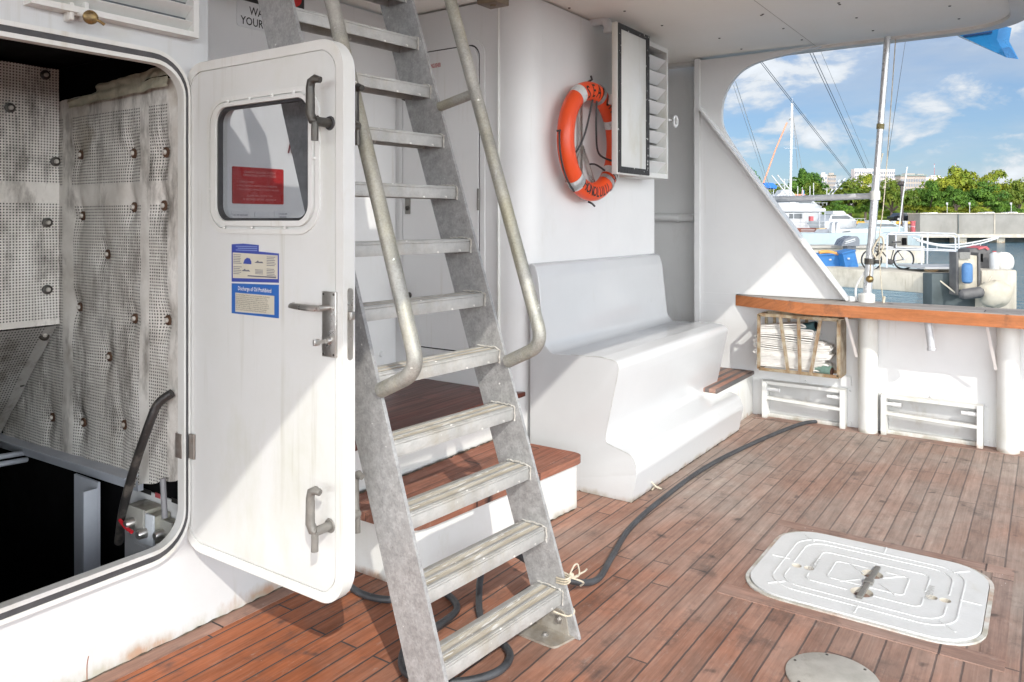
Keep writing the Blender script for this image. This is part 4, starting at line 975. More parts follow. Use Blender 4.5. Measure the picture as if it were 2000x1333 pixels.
def hook(ang, ang2=0):
    b = MB(); th = rad(ang); pts = []
    for k in range(11):
        ph = rad(-35 + 225 * k / 10)
        pts.append((math.cos(th) * (RR + (Rr + .005) * math.cos(ph)), -(Rr + .005) * .88 * math.sin(ph), math.sin(th) * (RR + (Rr + .005) * math.cos(ph))))
    tx = Vector((-math.sin(th), 0, math.cos(th)))
    prev = None
    for p in pts:
        q = RC + Vector(p); cur = (b.bm.verts.new(q - tx * .016), b.bm.verts.new(q + tx * .016))
        if prev: b.bm.faces.new((prev[0], prev[1], cur[1], cur[0]))
        prev = cur
    r_ = bmesh.ops.solidify(b.bm, geom=b.bm.faces[:], thickness=.004)
    return b.build('hook', SILVER, bk_)
hook(233); hook(307); hook(74)

# ================================================================== VENT BOX ON CABIN WALL
vb = thing('louvre_box', 'white louvred ventilator box on the cabin wall beside the life ring', 'ventilator', (4.5, YM, 1.67))
bx0, bx1, bz0, bz1, by = 4.555, 4.90, 1.675, 2.548, 2.11
b = MB(); b.plate([[(bx0, bz0), (bx1, bz0), (bx1, bz1), (bx0, bz1)], [(bx0 + .02, bz0 + .03), (bx0 + .02, bz1 - .03), (bx1 - .022, bz1 - .03), (bx1 - .022, bz0 + .03)]], fY, by, YM - .02)
b.box((bx0, YM - .019, bz0), (bx1, YM - .001, bz1)); b.build('housing', WHITE_OLD, vb)
b = MB(); b.box((bx0 + .021, YM - .025, bz0 + .031), (bx1 - .023, YM - .0195, bz1 - .031)); b.build('painted_gap_dark', BLACK, vb)  # black sheet stands in for the shade between the slats
for k in range(8):
    zz = bz0 + .075 + .098 * k
    b = MB(); b.bar((bx0 + .021, by + .045, zz), (bx1 - .023, by + .040, zz), .090, .006, up=(0, 1.0, 1)); b.build('slat', WHITE, vb)
vc = thing('vent_cover', 'flat white vent cover edged with cracked black sealant', 'cover', (4.28, 2.06, 1.67))
cx0, cx1, cz0, cz1 = 4.060, 4.492, 1.668, 2.552
b = MB(); b.box((cx0, 2.062, cz0), (cx1, 2.100, cz1), .004); b.build('panel', WHITE_OLD, vc)
SEAL = surf('cracked_black_sealant', (.02, .02, .02), (.045, .045, .045), .7, scale=30, bmp=(60, .6), spots=((.62, .62, .6), 38, .66))
b = MB(); b.plate([[(cx0 + .006, cz0 + .008), (cx1 - .004, cz0 + .008), (cx1 - .004, cz1 - .006), (cx0 + .006, cz1 - .006)], [(cx0 + .040, cz0 + .045), (cx0 + .040, cz1 - .035), (cx1 - .045, cz1 - .035), (cx1 - .045, cz0 + .045)]], fY, 2.056, 2.0618); b.build('sealant', SEAL, vc)
b = MB(); p = onY(1196, 192, 2.15); b.box((p.x - .03, 2.10, p.z - .04), (p.x + .06, 2.19, p.z + .02), .006); b.build('hinge', WHITE_OLD, vc)
eb_ = thing('eye_bolt', 'white eye bolt sticking out beside the louvred ventilator', 'eye bolt', (5.0, 2.2, 2.1))
b = MB(); p0 = Vector((4.90, 2.16, 2.085)); p1 = Vector((5.06, 2.14, 2.085)); b.tube([p0, p1], .008, 10); b.build('shank', WHITE, eb_)
b = MB(); b.tube([p1 + Vector((.035 * math.cos(a / 16 * 2 * math.pi), 0, .035 * math.sin(a / 16 * 2 * math.pi))) + Vector((.035, 0, 0)) for a in range(16)], .009, 8, True); b.build('eye', WHITE, eb_)
b = MB(); b.lathe([(.008, 0), (.014, 0), (.014, .02), (.008, .02)], p1 + Vector((-.04, 0, 0)), (1, 0, 0), 6); b.build('lock_nut', STEEL, eb_)

# ================================================================== SIDE PASSAGE, WING, BULWARK
sw = thing('passage_wall', 'shaded grey white side wall beyond the bench with a handrail pipe', 'wall', (5.9, 3, 0))
PASS = surf('passage_grey_paint', (.76, .765, .76), (.72, .725, .72), .5, scale=2, bmp=(22, .05), dirt=((.4, .38, .32), 3, .6, .8, .3))
b = MB(); b.box((5.85, 2.161, 0), (5.90, 4.2, 2.62)); b.box((5.181, 4.2, 0), (5.90, 4.24, 2.62)); b.build('side_plate', PASS, sw)
b = MB(); b.tube([(5.80, 2.165, 1.41), (5.80, 4.1, 1.47)], .032, 14); b.tube([(5.80, 2.40, 1.416), (5.80, 2.43, 1.417)], .037, 14); b.build('pipe_rail', WHITE, sw)
sd = thing('side_deck_step', 'low white step with a slatted teak top behind the bench', 'step', (5.3, 2, 0))
b = MB(); b.box((4.85, 1.765, 0), (5.619, 4.19, .285), .006); b.build('riser', WHITE_OLD, sd)
b = MB(); b.box((4.85, 1.752, .2855), (5.612, 4.18, .312), .004); b.build('teak_top', teak('grated_teak', .07, (.34, .15, .10), (.30, .23, .19), 'X', .8, seam=(.09, .09, .092), seamw=.2), sd)

wg = thing('wing_panel', 'white sloping wing panel with a curved cut-out above the rail', 'panel', (5.62, 1.7, .85))
slope = [(1.109, .858), (1.413, 1.268), (1.842, 1.848)]
edge_ = [tuple(q)[:2] for q in smooth([Vector((a, c, 0)) for a, c in ((1.842, 1.848), (1.975, 2.062), (1.998, 2.20), (1.964, 2.344), (1.87, 2.470), (1.73, 2.536), (1.514, 2.570), (1.30, 2.598))], 5)]
b = MB(); b.plate([[(2.16, .858)] + slope[:2] + edge_ + [(2.16, 2.60)]], fX, 5.62, 5.66); b.build('plate', WHITE, wg)
b = MB(); b.box((5.60, 2.1605, 0), (5.849, 2.20, 2.61)); b.build('end_stiffener', WHITE, wg)
fl = [(2.148, 2.234), (1.985, 2.02), (1.842, 1.835), (1.413, 1.255), (1.115, .862)]
b = MB()
for (p, q) in zip(fl, fl[1:]):
    a1, a2 = Vector((5.587, p[0], p[1])), Vector((5.587, q[0], q[1])); d = (a2 - a1).normalized()
    b.bar(a1 - d * .002, a2 + d * .002, .070, .014, up=d.cross(Vector((1, 0, 0))))
b.build('flange', WHITE, wg)
b = MB(); b.tube([(5.57, 1.11, .87), (5.60, 1.08, .865), (5.66, 1.075, .862)], .022, 12); b.build('flange_toe', WHITE, wg)

bw = thing('bulwark', 'white bulwark with varnished teak cap rail and freeing ports', 'bulwark', (5.62, 0, 0))
b = MB(); b.box((5.62, -3, -.05), (5.66, 2.16, .774)); b.box((5.62, 1.8875, .7745), (5.66, 2.16, .8575)); b.build('plating', WHITE, bw)
cap_out = [(1.90, 5.67), (1.89, 5.615), (1.32, 5.325), (-3.0, 5.325), (-3.0, 5.67)]
b = MB(); b.plate([[(q[1], q[0]) for q in cap_out]], fZ, .775, .8505)
b.build('cap_rail', CAPT, bw)
b = MB(); b.plate([[(5.669, 1.899), (5.615, 1.888), (5.327, 1.319), (5.327, -2.999), (5.669, -2.999)]], fZ, .8506, .8545); b.build('cap_rail_top', CAPTOP, bw)
b = MB(); b.plate([[(2.0, -1.6), (2.0, .80), (-3, .80), (-3, -1.6)]], fX, 5.661, 5.70); b.build('hull_side', HULL, bw)
b = MB(); b.box((5.671, -3, .790), (5.70, 1.9, .852), .006); b.build('blue_rubbing_strip', surf('blue_strip', (.02, .22, .60), None, .4, bmp=None), bw)
for yy, ztop in ((.985, .774), (.205, .774), (-.75, .774)):
    b = MB(); b.lathe([(.060, 0), (.060, ztop)], (5.56, yy, 0), (0, 0, 1), 28); b.build('stanchion', WHITE_OLD, bw)
    b = MB(); b.bar((5.38, yy + .10, .772), (5.50, yy + .06, .50), .016, .007, up=(1, 0, 0)); b.build('brace', surf('pinkish_white_bar_%d' % (yy * 100), (.70, .66, .64), None, .5, bmp=None), bw)
FLAP = surf('flap_shade_grey', (.52, .52, .515), (.46, .46, .45), .5, scale=5, bmp=(30, .1), dirt=((.3, .26, .18), 6, .56, .72, .6))  # shade inside the ports put into a greyer flap colour
def port(y0, y1, zt, name='freeing_port'):
    b = MB(); t_ = .032
    b.box((5.535, y1 - t_, .0), (5.6195, y1, zt)); b.box((5.535, y0, .0), (5.6195, y0 + t_, zt)); b.box((5.545, y0 + t_ + .0005, zt - .022), (5.6195, y1 - t_ - .0005, zt))
    fp = b.build(name, WHITE_OLD, bw)
    b = MB(); b.bar((5.550, y0 + t_, zt * .50), (5.550, y1 - t_, zt * .56), .030, .020); b.build('bar', WHITE_OLD, fp)
    b = MB(); b.box((5.608, y0 + t_ + .001, .028), (5.6165, y1 - t_ - .001, zt - .024), .002); b.build('flap', FLAP, fp)
    b = MB(); b.box((5.585, y0 + t_ + .001, .0), (5.6195, y1 - t_ - .001, .027)); b.build('sill', WHITE_OLD, fp)
    for yy in (y0 + t_, y1 - t_ - .085):
        b = MB(); b.tube([(5.557, yy, zt * .78), (5.557, yy + .05, zt * .78)], .014, 12); b.tube([(5.557, yy + .052, zt * .78), (5.557, yy + .085, zt * .78)], .012, 12); b.build('hinge', WHITE, fp)
    for (yy, zz) in ((y0 - .02, .03), (y1 + .02, zt - .01), ((y0 + y1) / 2, zt + .012), (y0 - .01, zt - .02)):
        b = MB(); b.lathe([(0, .012), (.009, .012), (.011, 0)], (5.62, yy, zz), (-1, 0, 0), 8); b.build('bolt_head', WHITE, fp)
port(1.125, 1.675, .262); port(.335, .905, .262)
port(-.62, -.06, .262)
b = MB(); b.plate([rpoly([(1.10, .275), (1.165, .275), (1.165, .345), (1.10, .345)], .01, 3)], fX, 5.60, 5.619); b.build('backing_pad', WHITE, bw)
b = MB(); b.lathe([(.022, 0), (.022, .16), (.026, .165), (.026, .18), (.0, .18)], (5.42, onX(1812, 640, 5.42).y, .775), (0, -.12, -1), 18)
tag(b.build('rod_holder', ALU), 'shiny metal rod holder tube under the teak cap rail', 'rod holder')
b = MB(); b.tube([(5.59, .99, .775), (5.59, .99, .735)], .02, 12); b.build('pipe_socket', ALU, bw)

# ---- hose rack
hr = thing('hose_rack', 'stained bronze hose rack with splayed bars on the bulwark', 'rack', (5.45, 1.4, .37))
ry0, ry1, rz0, rz1, rxf, rxb = 1.135, 1.655, .372, .745, 5.40, 5.575
for xx in (rxf, rxb):
    for (p, q) in (((ry0, rz1), (ry1, rz1)), ((ry0, rz0), (ry1, rz0)), ((ry0, rz0), (ry0, rz1)), ((ry1, rz0), (ry1, rz1))):
        b = MB(); b.bar((xx, *p), (xx, *q), .022, .006, up=(1, 0, 0)); b.build('frame_bar', BRONZE, hr)
for (ya, yb2) in ((1.51, 1.455), (1.388, 1.378), (1.245, 1.310)):
    b = MB(); b.bar((rxf - .005, ya, rz1 + .005), (rxf - .005, yb2, rz0 - .005), .022, .005, up=(1, 0, 0)); b.build('splayed_bar', BRONZE, hr)
for yy in (1.60, 1.50, 1.38):
    b = MB(); b.bar((rxb + .004, yy, rz1), (rxb + .004, yy, rz0), .020, .005, up=(1, 0, 0)); b.build('back_bar', BRONZE, hr)
for yy in (ry0, ry1):
    for zz in (rz0, rz1): b = MB(); b.bar((rxf, yy, zz), (rxb, yy, zz), .024, .006); b.build('side_bar', BRONZE, hr)
b = MB(); b.box((rxf + .02, ry0 - .010, rz0 - .01), (rxb, ry0 - .005, rz1 + .01)); b.build('side_plate', surf('mottled_bronze_plate', (.34, .29, .22), (.20, .15, .10), .5, .3, scale=16, bmp=(40, .2)), hr)
b = MB(); b.bar((rxf, ry0, rz1 + .004), (5.56, 1.02, rz1 + .016), .03, .005); b.build('top_arm', BRONZE, hr)
fh = thing('fire_hose', 'white canvas fire hose flaked in layers inside the bronze rack', 'hose', (5.48, 1.4, .38))
random.seed(5)
path = []; zz = .392
NL = 27
for k in range(NL):
    tilt = .028 * (k / NL) ** 1.5
    yl = 1.205 - .018 * math.sin(k * .9) + random.uniform(-.012, .012) - (.05 * max(0, .6 - abs(k - 12) / 8)) + .012 + max(0, k - 15) * .012
    yr = 1.668 + random.uniform(-.012, .014) + (.02 if 8 < k < 17 else 0)
    a_, c_ = (yl, yr) if k % 2 == 0 else (yr, yl)
    sag = lambda y: tilt * ((1.66 - y) / .45) + .010 * math.sin((y - 1.2) * 7 + k * .25) * (.4 + k / NL)
    for j in range(9):
        t_ = j / 8; y = a_ + (c_ - a_) * t_
        path.append((y, zz + sag(y) + .0105 * k * (.98 + .02 * math.sin(k))))
prevq = None; b = MB(); hw = .058; th = .0047
pts = [Vector((0, y, z)) for y, z in path]; pts = smooth(pts, 2)
L_ = []
for i in range(len(pts)):
    d = (pts[min(i + 1, len(pts) - 1)] - pts[max(i - 1, 0)]).normalized(); nn = Vector((0, -d.z, d.y))
    xo = 5.478 + .006 * math.sin(i * .03)
    L_.append([b.bm.verts.new(Vector((xo + sx_, 0, 0)) + pts[i] + nn * sn) for sx_, sn in ((-hw, -th), (-hw - .002, 0), (-hw, th), (hw, th), (hw, -th))])
for q0, q1 in zip(L_, L_[1:]):
    for k in range(5): f_ = b.bm.faces.new((q0[k], q0[(k + 1) % 5], q1[(k + 1) % 5], q1[k])); f_.smooth = True
b.build('hose_folds', CANVAS, fh)
b = MB(); p = Vector((5.46, 1.40, .672)); q = Vector((5.44, 1.285, .690)); b.tube([p, p.lerp(q, .3), p.lerp(q, .5), p.lerp(q, .7), q], [.018, .026, .026, .030, .034], 16)
nz_ = b.build('nozzle', TEALMET, fh)
b = MB(); b.lathe([(0, .0), (.027, .0), (.027, .004), (0, .004)], q + (q - p).normalized() * .0005, (q - p), 14); b.build('nozzle_mouth', BLACK, nz_)
b = MB(); p = Vector((5.45, 1.285, .405)); q = Vector((5.43, 1.185, .398)); b.tube([p + (p - q) * .7, p], [.02, .024], 14); b.tube([p, p.lerp(q, .4), p.lerp(q, .42), q], [.028, .028, .034, .034], 16)
cpn = b.build('coupling', GREENMET, fh)
b = MB(); b.lathe([(0, 0), (.026, 0), (.026, .004), (0, .004)], q + (q - p).normalized() * .0005, (q - p), 14); b.build('coupling_mouth', surf('rusty_hole', (.06, .02, .01), None, .8, bmp=None), cpn)

# ---- pole on the rail
pb, pt = Vector((5.59, 1.0, .855)), Vector((5.60, .875, 2.60))
SILV = surf('silver_tube', (.62, .63, .64), (.52, .53, .54), .3, .5, scale=14, bmp=(40, .1), dirt=((.36, .33, .28), 9, .6, .75, .6))
po = thing('outrigger_pole', 'tall bright metal pole standing on the cap rail with a side boom', 'pole', pb)
b = MB(); b.lathe([(0, 0), (.052, 0), (.052, .05), (.047, .055), (.036, .055), (.036, .06), (0, .06)], pb, (0, 0, 1), 28); b.build('base_collar', WHITE_OLD, po)
lerp = lambda t: pb.lerp(pt, t)
b = MB(); b.tube([lerp(.0), lerp(.22)], .027, 18); b.tube([lerp(.22), lerp(.48)], .0245, 18); b.tube([lerp(.48), lerp(1.0)], .0205, 18); b.build('tube', SILV, po)
b = MB(); b.tube([lerp(.655), lerp(.675)], .024, 14); b.build('tape_wrap', surf('olive_tape', (.26, .22, .10), None, .7, bmp=None), po)
b = MB(); bo0 = lerp(.405); b.tube([bo0 + Vector((.05, .0, 0)), bo0 + Vector((.10, .10, -.002)), Vector((6.3, 4.6, bo0.z - .06))], [.0205, .0205, .040], 16); b.build('boom', surf('boom_paint', (.72, .73, .74), (.62, .63, .64), .4, .1, scale=12, bmp=(40, .1)), po)
b = MB(); b.tube([bo0 + Vector((0, .0, -.03)), bo0 + Vector((0, -.0, .03))], .032, 14); b.obox(bo0 + Vector((.04, .0, 0)), (.02, .02, .02), None, .005); b.build('boom_clamp', WHITE_OLD, po)
b = MB(); c = lerp(.155); b.obox(c + Vector((-.0, -.045, -.002)), (.016, .022, .012), None, .004); b.lathe([(.026, -.02), (.034, -.02), (.034, .02), (.026, .02)], c, (0, 0, 1), 16); b.tube([c + Vector((-.01, -.02, .01)), c + Vector((-.01, -.05, .05)), c + Vector((0, -.06, .11))], .006, 8); b.build('cleat_clamp', DARKMET, po)
b = MB(); c = lerp(.10) + Vector((-.03, -.012, -.02)); b.tube([lerp(.155) + Vector((-.028, -.01, 0)), c], .003, 6); b.lathe([(.0001, -.024)] + [(.024 * math.cos(rad(a)), .024 * math.sin(rad(a))) for a in range(-75, 76, 15)] + [(.0001, .024)], c, (0, 0, 1), 16); b.build('brass_ball', BRASS, po)
rp_ = [pt + Vector((-.01, -.05, -.02)), lerp(.42) + Vector((-.02, -.06, 0)), lerp(.26) + Vector((-.02, -.05, 0)), lerp(.17) + Vector((-.02, -.06, 0)), lerp(.05) + Vector((-.02, -.09, 0)), Vector((5.57, .895, .858))]
b = MB(); b.tube(smooth(rp_, 5), .0032, 8); b.tube(smooth([lerp(.17) + Vector((-.03, -.04, 0)), lerp(.2) + Vector((-.04, -.02, 0)), lerp(.25) + Vector((-.035, -.06, 0)), lerp(.22) + Vector((-.03, -.08, 0)), lerp(.17) + Vector((-.03, -.06, 0))], 6), .006, 8)
b.tube([Vector((5.57, .895, .858)), Vector((5.57, .89, .90))], .009, 8)
tag(b.build('halyard_rope', ROPE), 'worn pale rope running down beside the metal pole', 'rope')
b = MB(); b.tube(smooth([Vector((5.59, 1.06, .858)), Vector((5.59, 1.065, .95)), lerp(.12) + Vector((0, .02, 0))], 5), .007, 8)
tag(b.build('rope_end', WHITE), 'short white rope stay at the foot of the metal pole', 'rope')

# ================================================================== HATCH AND DECK PLATE
hx, hy = 3.262, .567
ht = thing('deck_hatch', 'white cast hatch cover with raised ribs set in the planks', 'hatch', (hx, hy, 0))
lid = lambda o, r: rrect(2.915 + o, .180 + o, 3.617 - o, .978 - o, r, 8)
b = MB(); b.plate([lid(-.008, .165), lid(.006, .155)[::-1]], fZ, .0005, .008); b.build('rim', WHITE_OLD, ht)
def recess(c, r): return [(c[0] + r * math.cos(rad(a)), c[1] + r * math.sin(rad(a))) for a in range(0, 360, 15)]
pk = [((3.262, .567 + .052), .034), ((3.262, .567 - .052), .034)]
holes = []
ctr = Vector((hx, hy))
cen = [onZ(1703, 1122, .014), onZ(1683, 1157, .014)]; side = [onZ(1556, 1105, .014), onZ(1580, 1110, .014), onZ(1820, 1167, .014), onZ(1846, 1173, .014)]
HATCHW = surf('hatch_white_paint', (.66, .67, .665), (.61, .62, .61), .5, scale=6, bmp=(60, .14), spots=((.45, .42, .36), 140, .78), dirt=((.50, .47, .38), 7, .6, .8, .45))
holes = [recess((p.x, p.y), .040) for p in cen] + [recess((p.x, p.y), .019) for p in side]
b = MB(); b.plate([lid(.009, .153)] + [h[::-1] for h in holes], fZ, .0008, .014)
lidm = b.build('lid', HATCHW, ht, 20)
for i, p in enumerate(cen + side):
    r = .040 if i < 2 else .019
    b = MB(); b.lathe([(r, .0138), (r * .92, .007), (r * .6, -.004), (0, -.008)], (p.x, p.y, 0), (0, 0, 1), 24); b.build('finger_cup', surf('cup_paint_%d' % i, (.60, .57, .50), (.5, .46, .38), .6, scale=20, bmp=None), lidm)
b = MB()
rb = lambda pts, wd=.0045: [b.bar((*p, .0150), (*q, .0150), wd, .004) for p, q in zip(pts, pts[1:])]
def openring(o, r, skip):
    pts = rrect(2.915 + o, .180 + o, 3.617 - o, .978 - o, r, 8)
    pts = pts + [pts[0]]; runs = [[]]
    for p, q in zip(pts, pts[1:]):
        m_ = ((p[0] + q[0]) / 2, (p[1] + q[1]) / 2)
        L = math.dist(p, q); nseg = max(1, int(L / .03))
        for k in range(nseg):
            s0 = (p[0] + (q[0] - p[0]) * k / nseg, p[1] + (q[1] - p[1]) * k / nseg); s1_ = (p[0] + (q[0] - p[0]) * (k + 1) / nseg, p[1] + (q[1] - p[1]) * (k + 1) / nseg)
            mm = ((s0[0] + s1_[0]) / 2, (s0[1] + s1_[1]) / 2)
            if any(math.dist(mm, (c.x, c.y)) < rr_ for c, rr_ in skip):
                if runs[-1]: runs.append([])
                continue
            runs[-1].append((s0, s1_))
    if len(runs) > 1 and runs[-1]: runs[0] = runs.pop() + runs[0]
    for rn in runs:
        if not rn: continue
        b = MB()
        for s0, s1_ in rn: b.bar((*s0, .0150), (*s1_, .0150), .0045, .0035)
        b.build('raised_rib', HATCHW, lidm)
sk = [(p, .045) for p in side] + [(p, .055) for p in cen]
for q_ in ((.085, .11), (.125, .08), (.20, .03), (.265, .02)): openring(*q_, sk)
for (p, q) in (((2.945, hy), (3.01, hy)), ((3.54, hy), (3.607, hy)), ((hx, .20), (hx, .27)), ((hx, .875), (hx, .945)), ((3.0, .26), (3.05, .31)), ((3.55, .26), (3.50, .31)), ((3.0, .885), (3.05, .835)), ((3.55, .885), (3.50, .835)), ((3.17, .47), (3.23, .53)), ((3.35, .47), (3.29, .53)), ((3.17, .66), (3.23, .60)), ((3.35, .66), (3.29, .60))):
    b = MB(); rb([p, q], .004); b.build('raised_rib', HATCHW, lidm)
b = MB()
for yy in (.767, .355): b.text('FREEMAN', .034, lambda u, v, w, yy=yy: Vector((hx + u, yy + v, .0152 + w)), 'CENTER', wide=.9, thick=.0003)
b.build('cast_lettering', surf('cast_letter_grey', (.50, .50, .48), None, .5, bmp=None), lidm)
a1, a2 = onZ(1715, 1108, .02), onZ(1678, 1167, .02); mm = (a1 + a2) / 2
b = MB(); b.bar(a1, a2, .020, .010, bev=.002); b.obox(mm, (.018, .016, .007), None, .003); b.build('lift_bar', DARKMET if False else GREYMET, lidm)
pc = onZ(1628, 1330, 0)
b = MB(); b.lathe([(.135, 0), (.135, .006), (.128, .010), (.0, .012)], (2.508, .545, .0005), (0, 0, 1), 48)
dpl = tag(b.build('deck_plate', surf('worn_deck_plate', (.52, .50, .45), (.40, .385, .34), .45, .1, scale=10, bmp=(50, .2), spots=((.45, .16, .08), 45, .78), dirt=((.22, .19, .14), 9, .56, .7, .6))), 'round worn metal deck plate in front of the white hatch', 'deck plate')
for k in range(6):
    b = MB(); a = rad(60 * k + 20); b.lathe([(0, .002), (.004, .0015), (.005, 0)], (2.508 + .118 * math.cos(a), .545 + .118 * math.sin(a), .0105), (0, 0, 1), 8); b.build('screw_head', DARKMET, dpl)
# ================================================================== HARBOUR BEHIND
AXC = (RV, FV, UV)
def bgbox(b, x0, y0, x1, y1, D, dep, bev=0.):
    """box whose front face fills the given photo rectangle at distance D"""
    a, c = at(x0, y1, D), at(x1, y0, D)
    m_ = (a + c) / 2 + FV * dep / 2
    return b.obox(m_, ((c - a).dot(RV) / 2, dep / 2, abs(c.z - a.z) / 2), AXC, bev)
def bgpoly(b, pts, D, dep):
    """prism whose front outline is given in photo pixels at distance D"""
    uv = []
    for (x, y) in pts: p = at(x, y, D); uv.append((p.dot(RV), p.z))
    return b.plate([uv], lambda u, v, w: RV * u + FV * (D + w) + UV * v, 0, dep)
def bgtube(b, pts, D, wpx, n_=8, dd=None):
    q = [at(x, y, D + (dd[i] if dd else 0)) for i, (x, y) in enumerate(pts)]
    return b.tube(q, wpx * D / F / 2, n_)
WL = -1.4
# ---- finger pier
pier = thing('finger_pier', 'low concrete finger pier with a bicycle parked on it', 'pier', at(1700, 530, 25))
b = MB()
A_, B_ = at(1480, 516.5, 27.2), at(1826, 535, 22.2); A_.z = B_.z = (A_.z + B_.z) / 2
zt = A_.z; e_ = (B_ - A_).normalized(); nb = Vector((-e_.y, e_.x, 0)); nb = nb if nb.dot(FV) > 0 else -nb
m_ = (A_ + B_) / 2 + nb * 1.0
b.obox(m_ + Vector((0, 0, -.29)), ((B_ - A_).length / 2, 1.0, .285), (e_, nb, UV), .03); b.build('deck_slab', CONC, pier)
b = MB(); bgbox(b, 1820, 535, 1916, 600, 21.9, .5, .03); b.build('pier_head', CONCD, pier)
b = MB(); bgbox(b, 1917, 528, 1987, 606, 21.6, 2.4, .05); b.build('corner_block', CONC, pier)
b = MB(); 
b.obox(at(1850, 521, 23.6), (1.1, .8, .03), AXC); b.build('gangway_plate', surf('grey_deck_plate', (.42, .43, .44), (.36, .37, .38), .6, scale=3, bmp=None), pier)
# railing
rl = thing('pier_railing', 'white tubular guard railing on the finger pier', 'railing', at(1800, 530, 24.5))
def rail(pts, wpx, D, nm='rail'):
    b = MB(); bgtube(b, pts, D, wpx * .95); b.build(nm, ALU, rl)
rail([(1733, 485), (1731, 470), (1734, 458), (1742, 455), (1800, 455), (1864, 457), (1872, 462), (1873, 490), (1873, 500)], 3.2, 25.2)
rail([(1733, 458), (1800, 460), (1858, 461), (1866, 466), (1866, 528)], 3.2, 24.0)
rail([(1733, 487), (1866, 491)], 3.0, 24.0); rail([(1733, 483), (1873, 489)], 2.6, 25.2)
for x, D in ((1801, 24.0), (1733, 24.0)): rail([(x, 459), (x - 1, 524)], 3.4, D, 'railing_post')
for x, D in ((1812, 25.2), (1750, 25.2)): rail([(x, 456), (x - 1, 518)], 3.0, D, 'railing_post')
# bicycle
bi = thing('bicycle', 'dark bicycle leaning by the railing on the finger pier', 'bicycle', at(1735, 527, 24.4))
DB = 24.4; mpp = DB / F
def wheel(cx, cy):
    c = at(cx, cy, DB); r = 19.5 * mpp
    b = MB(); b.tube([c + RV * (r * math.cos(a / 28 * 2 * math.pi)) + UV * (r * math.sin(a / 28 * 2 * math.pi)) for a in range(28)], 1.5 * mpp, 8, True); wl = b.build('wheel', TYRE, bi)
    b = MB(); b.tube([c + RV * (r * .9 * math.cos(a / 28 * 2 * math.pi)) + UV * (r * .9 * math.sin(a / 28 * 2 * math.pi)) for a in range(28)], .5 * mpp, 6, True); b.build('rim', ALU, wl)
    b = MB()
    for k in range(10):
        a = k / 10 * 2 * math.pi; b.tube([c + FV * .02 * (k % 2), c + RV * (r * .9 * math.cos(a)) + UV * (r * .9 * math.sin(a))], .0032, 4)
    b.tube([c - FV * .05, c + FV * .05], .03, 8); b.build('spokes', ALU, wl)
wheel(1765, 507); wheel(1702, 508)
b = MB()
for (p, q, w_) in (((1711, 477), (1739, 512), 2.4), ((1711, 475), (1748, 482), 2.2), ((1748, 478), (1739, 512), 2.2), ((1739, 512), (1765, 507), 1.4), ((1748, 483), (1765, 507), 1.4), ((1710, 470), (1712, 482), 2.6), ((1712, 480), (1702, 508), 1.8)): bgtube(b, [p, q], DB, w_)
b.build('frame', BIKE, bi)
b = MB(); bgtube(b, [(1748, 484), (1750, 474)], DB, 1.6); b.obox(at(1751, 473, DB), (.14, .05, .025), AXC, .02); b.build('saddle', BIKE, bi)
b = MB(); q = at(1709, 470, DB); b.tube([q, q + FV * -.28 + UV * .03 + RV * -.08], .018, 8); b.tube([q, q + FV * .28 + UV * .0 + RV * .06], .018, 8); b.build('handlebar', BIKE, bi)
b = MB(); b.lathe([(0, -.03), (.09, -.03), (.09, .03), (0, .03)], at(1739, 512, DB), FV, 16); bgtube(b, [(1739, 512), (1745, 520)], DB - .08, 1.3); b.build('crank', BIKE, bi)
# things lying about on the pier
for (lab, pts, D, dep, m_, nm, cat) in (
    ('blue plastic dock box tilted open on the finger pier', [(1646, 497), (1670, 491), (1677, 523), (1652, 524)], 25.6, .7, BLUECRATE, 'dock_box', 'box'),
    ('long low blue locker behind the sloping wing on the pier', [(1596, 500), (1648, 497), (1652, 524), (1604, 523)], 26.0, .7, BLUECRATE, 'dock_box', 'box')):
    t_ = thing(nm, lab, cat, at(pts[-1][0], pts[-1][1], D))
    b = MB(); bgpoly(b, pts, D, dep); b.build('body', m_, t_)
    b = MB(); A_, B_ = pts[0], pts[1]; bgpoly(b, [(A_[0] - 1, A_[1]), (A_[0] - 1, A_[1] - 3), (B_[0] + 1, B_[1] - 3), (B_[0] + 1, B_[1])], D - .05, dep + .1); b.build('lid', m_, t_)
    b = MB(); c = ((A_[0] + B_[0]) / 2, (A_[1] + pts[2][1]) / 2 - 6); bgbox(b, c[0] - 2, c[1], c[0] + 2, c[1] + 3, D - .04, .05); b.build('latch', ALU, t_)
b = MB(); q = [at(1600 + 8 * k, 494 - 2 * math.sin(k), 26.0) for k in range(6)]; b.tube(smooth(q, 4), .06, 8)
tag(b.build('orange_hose', surf('orange_hose_rubber', (.62, .30, .08), None, .6, bmp=None)), 'orange hose heaped on the blue locker', 'hose')
b = MB()
for k in range(5): b.tube(smooth([at(1806 + 3 * k, 527 + 2 * (k % 2), 23.2), at(1816 + 2 * k, 524 + k, 23.2), at(1832 - 2 * k, 527, 23.2), at(1818, 531 - k, 23.2), at(1806 + 3 * k, 527 + 2 * (k % 2), 23.2)], 5), .028, 7)
tag(b.build('mooring_rope', surf('orange_buff_rope', (.56, .36, .20), (.5, .4, .28), .8, bmp=None)), 'coiled orange mooring rope on the pier edge', 'rope')
b = MB(); b.tube(smooth([at(1830, 544, 22.0), at(1845, 556, 21.8), at(1868, 574, 21.5)], 4), .022, 7)
tag(b.build('mooring_line', ROPE), 'thin mooring line stretched across the dark pier head', 'rope')
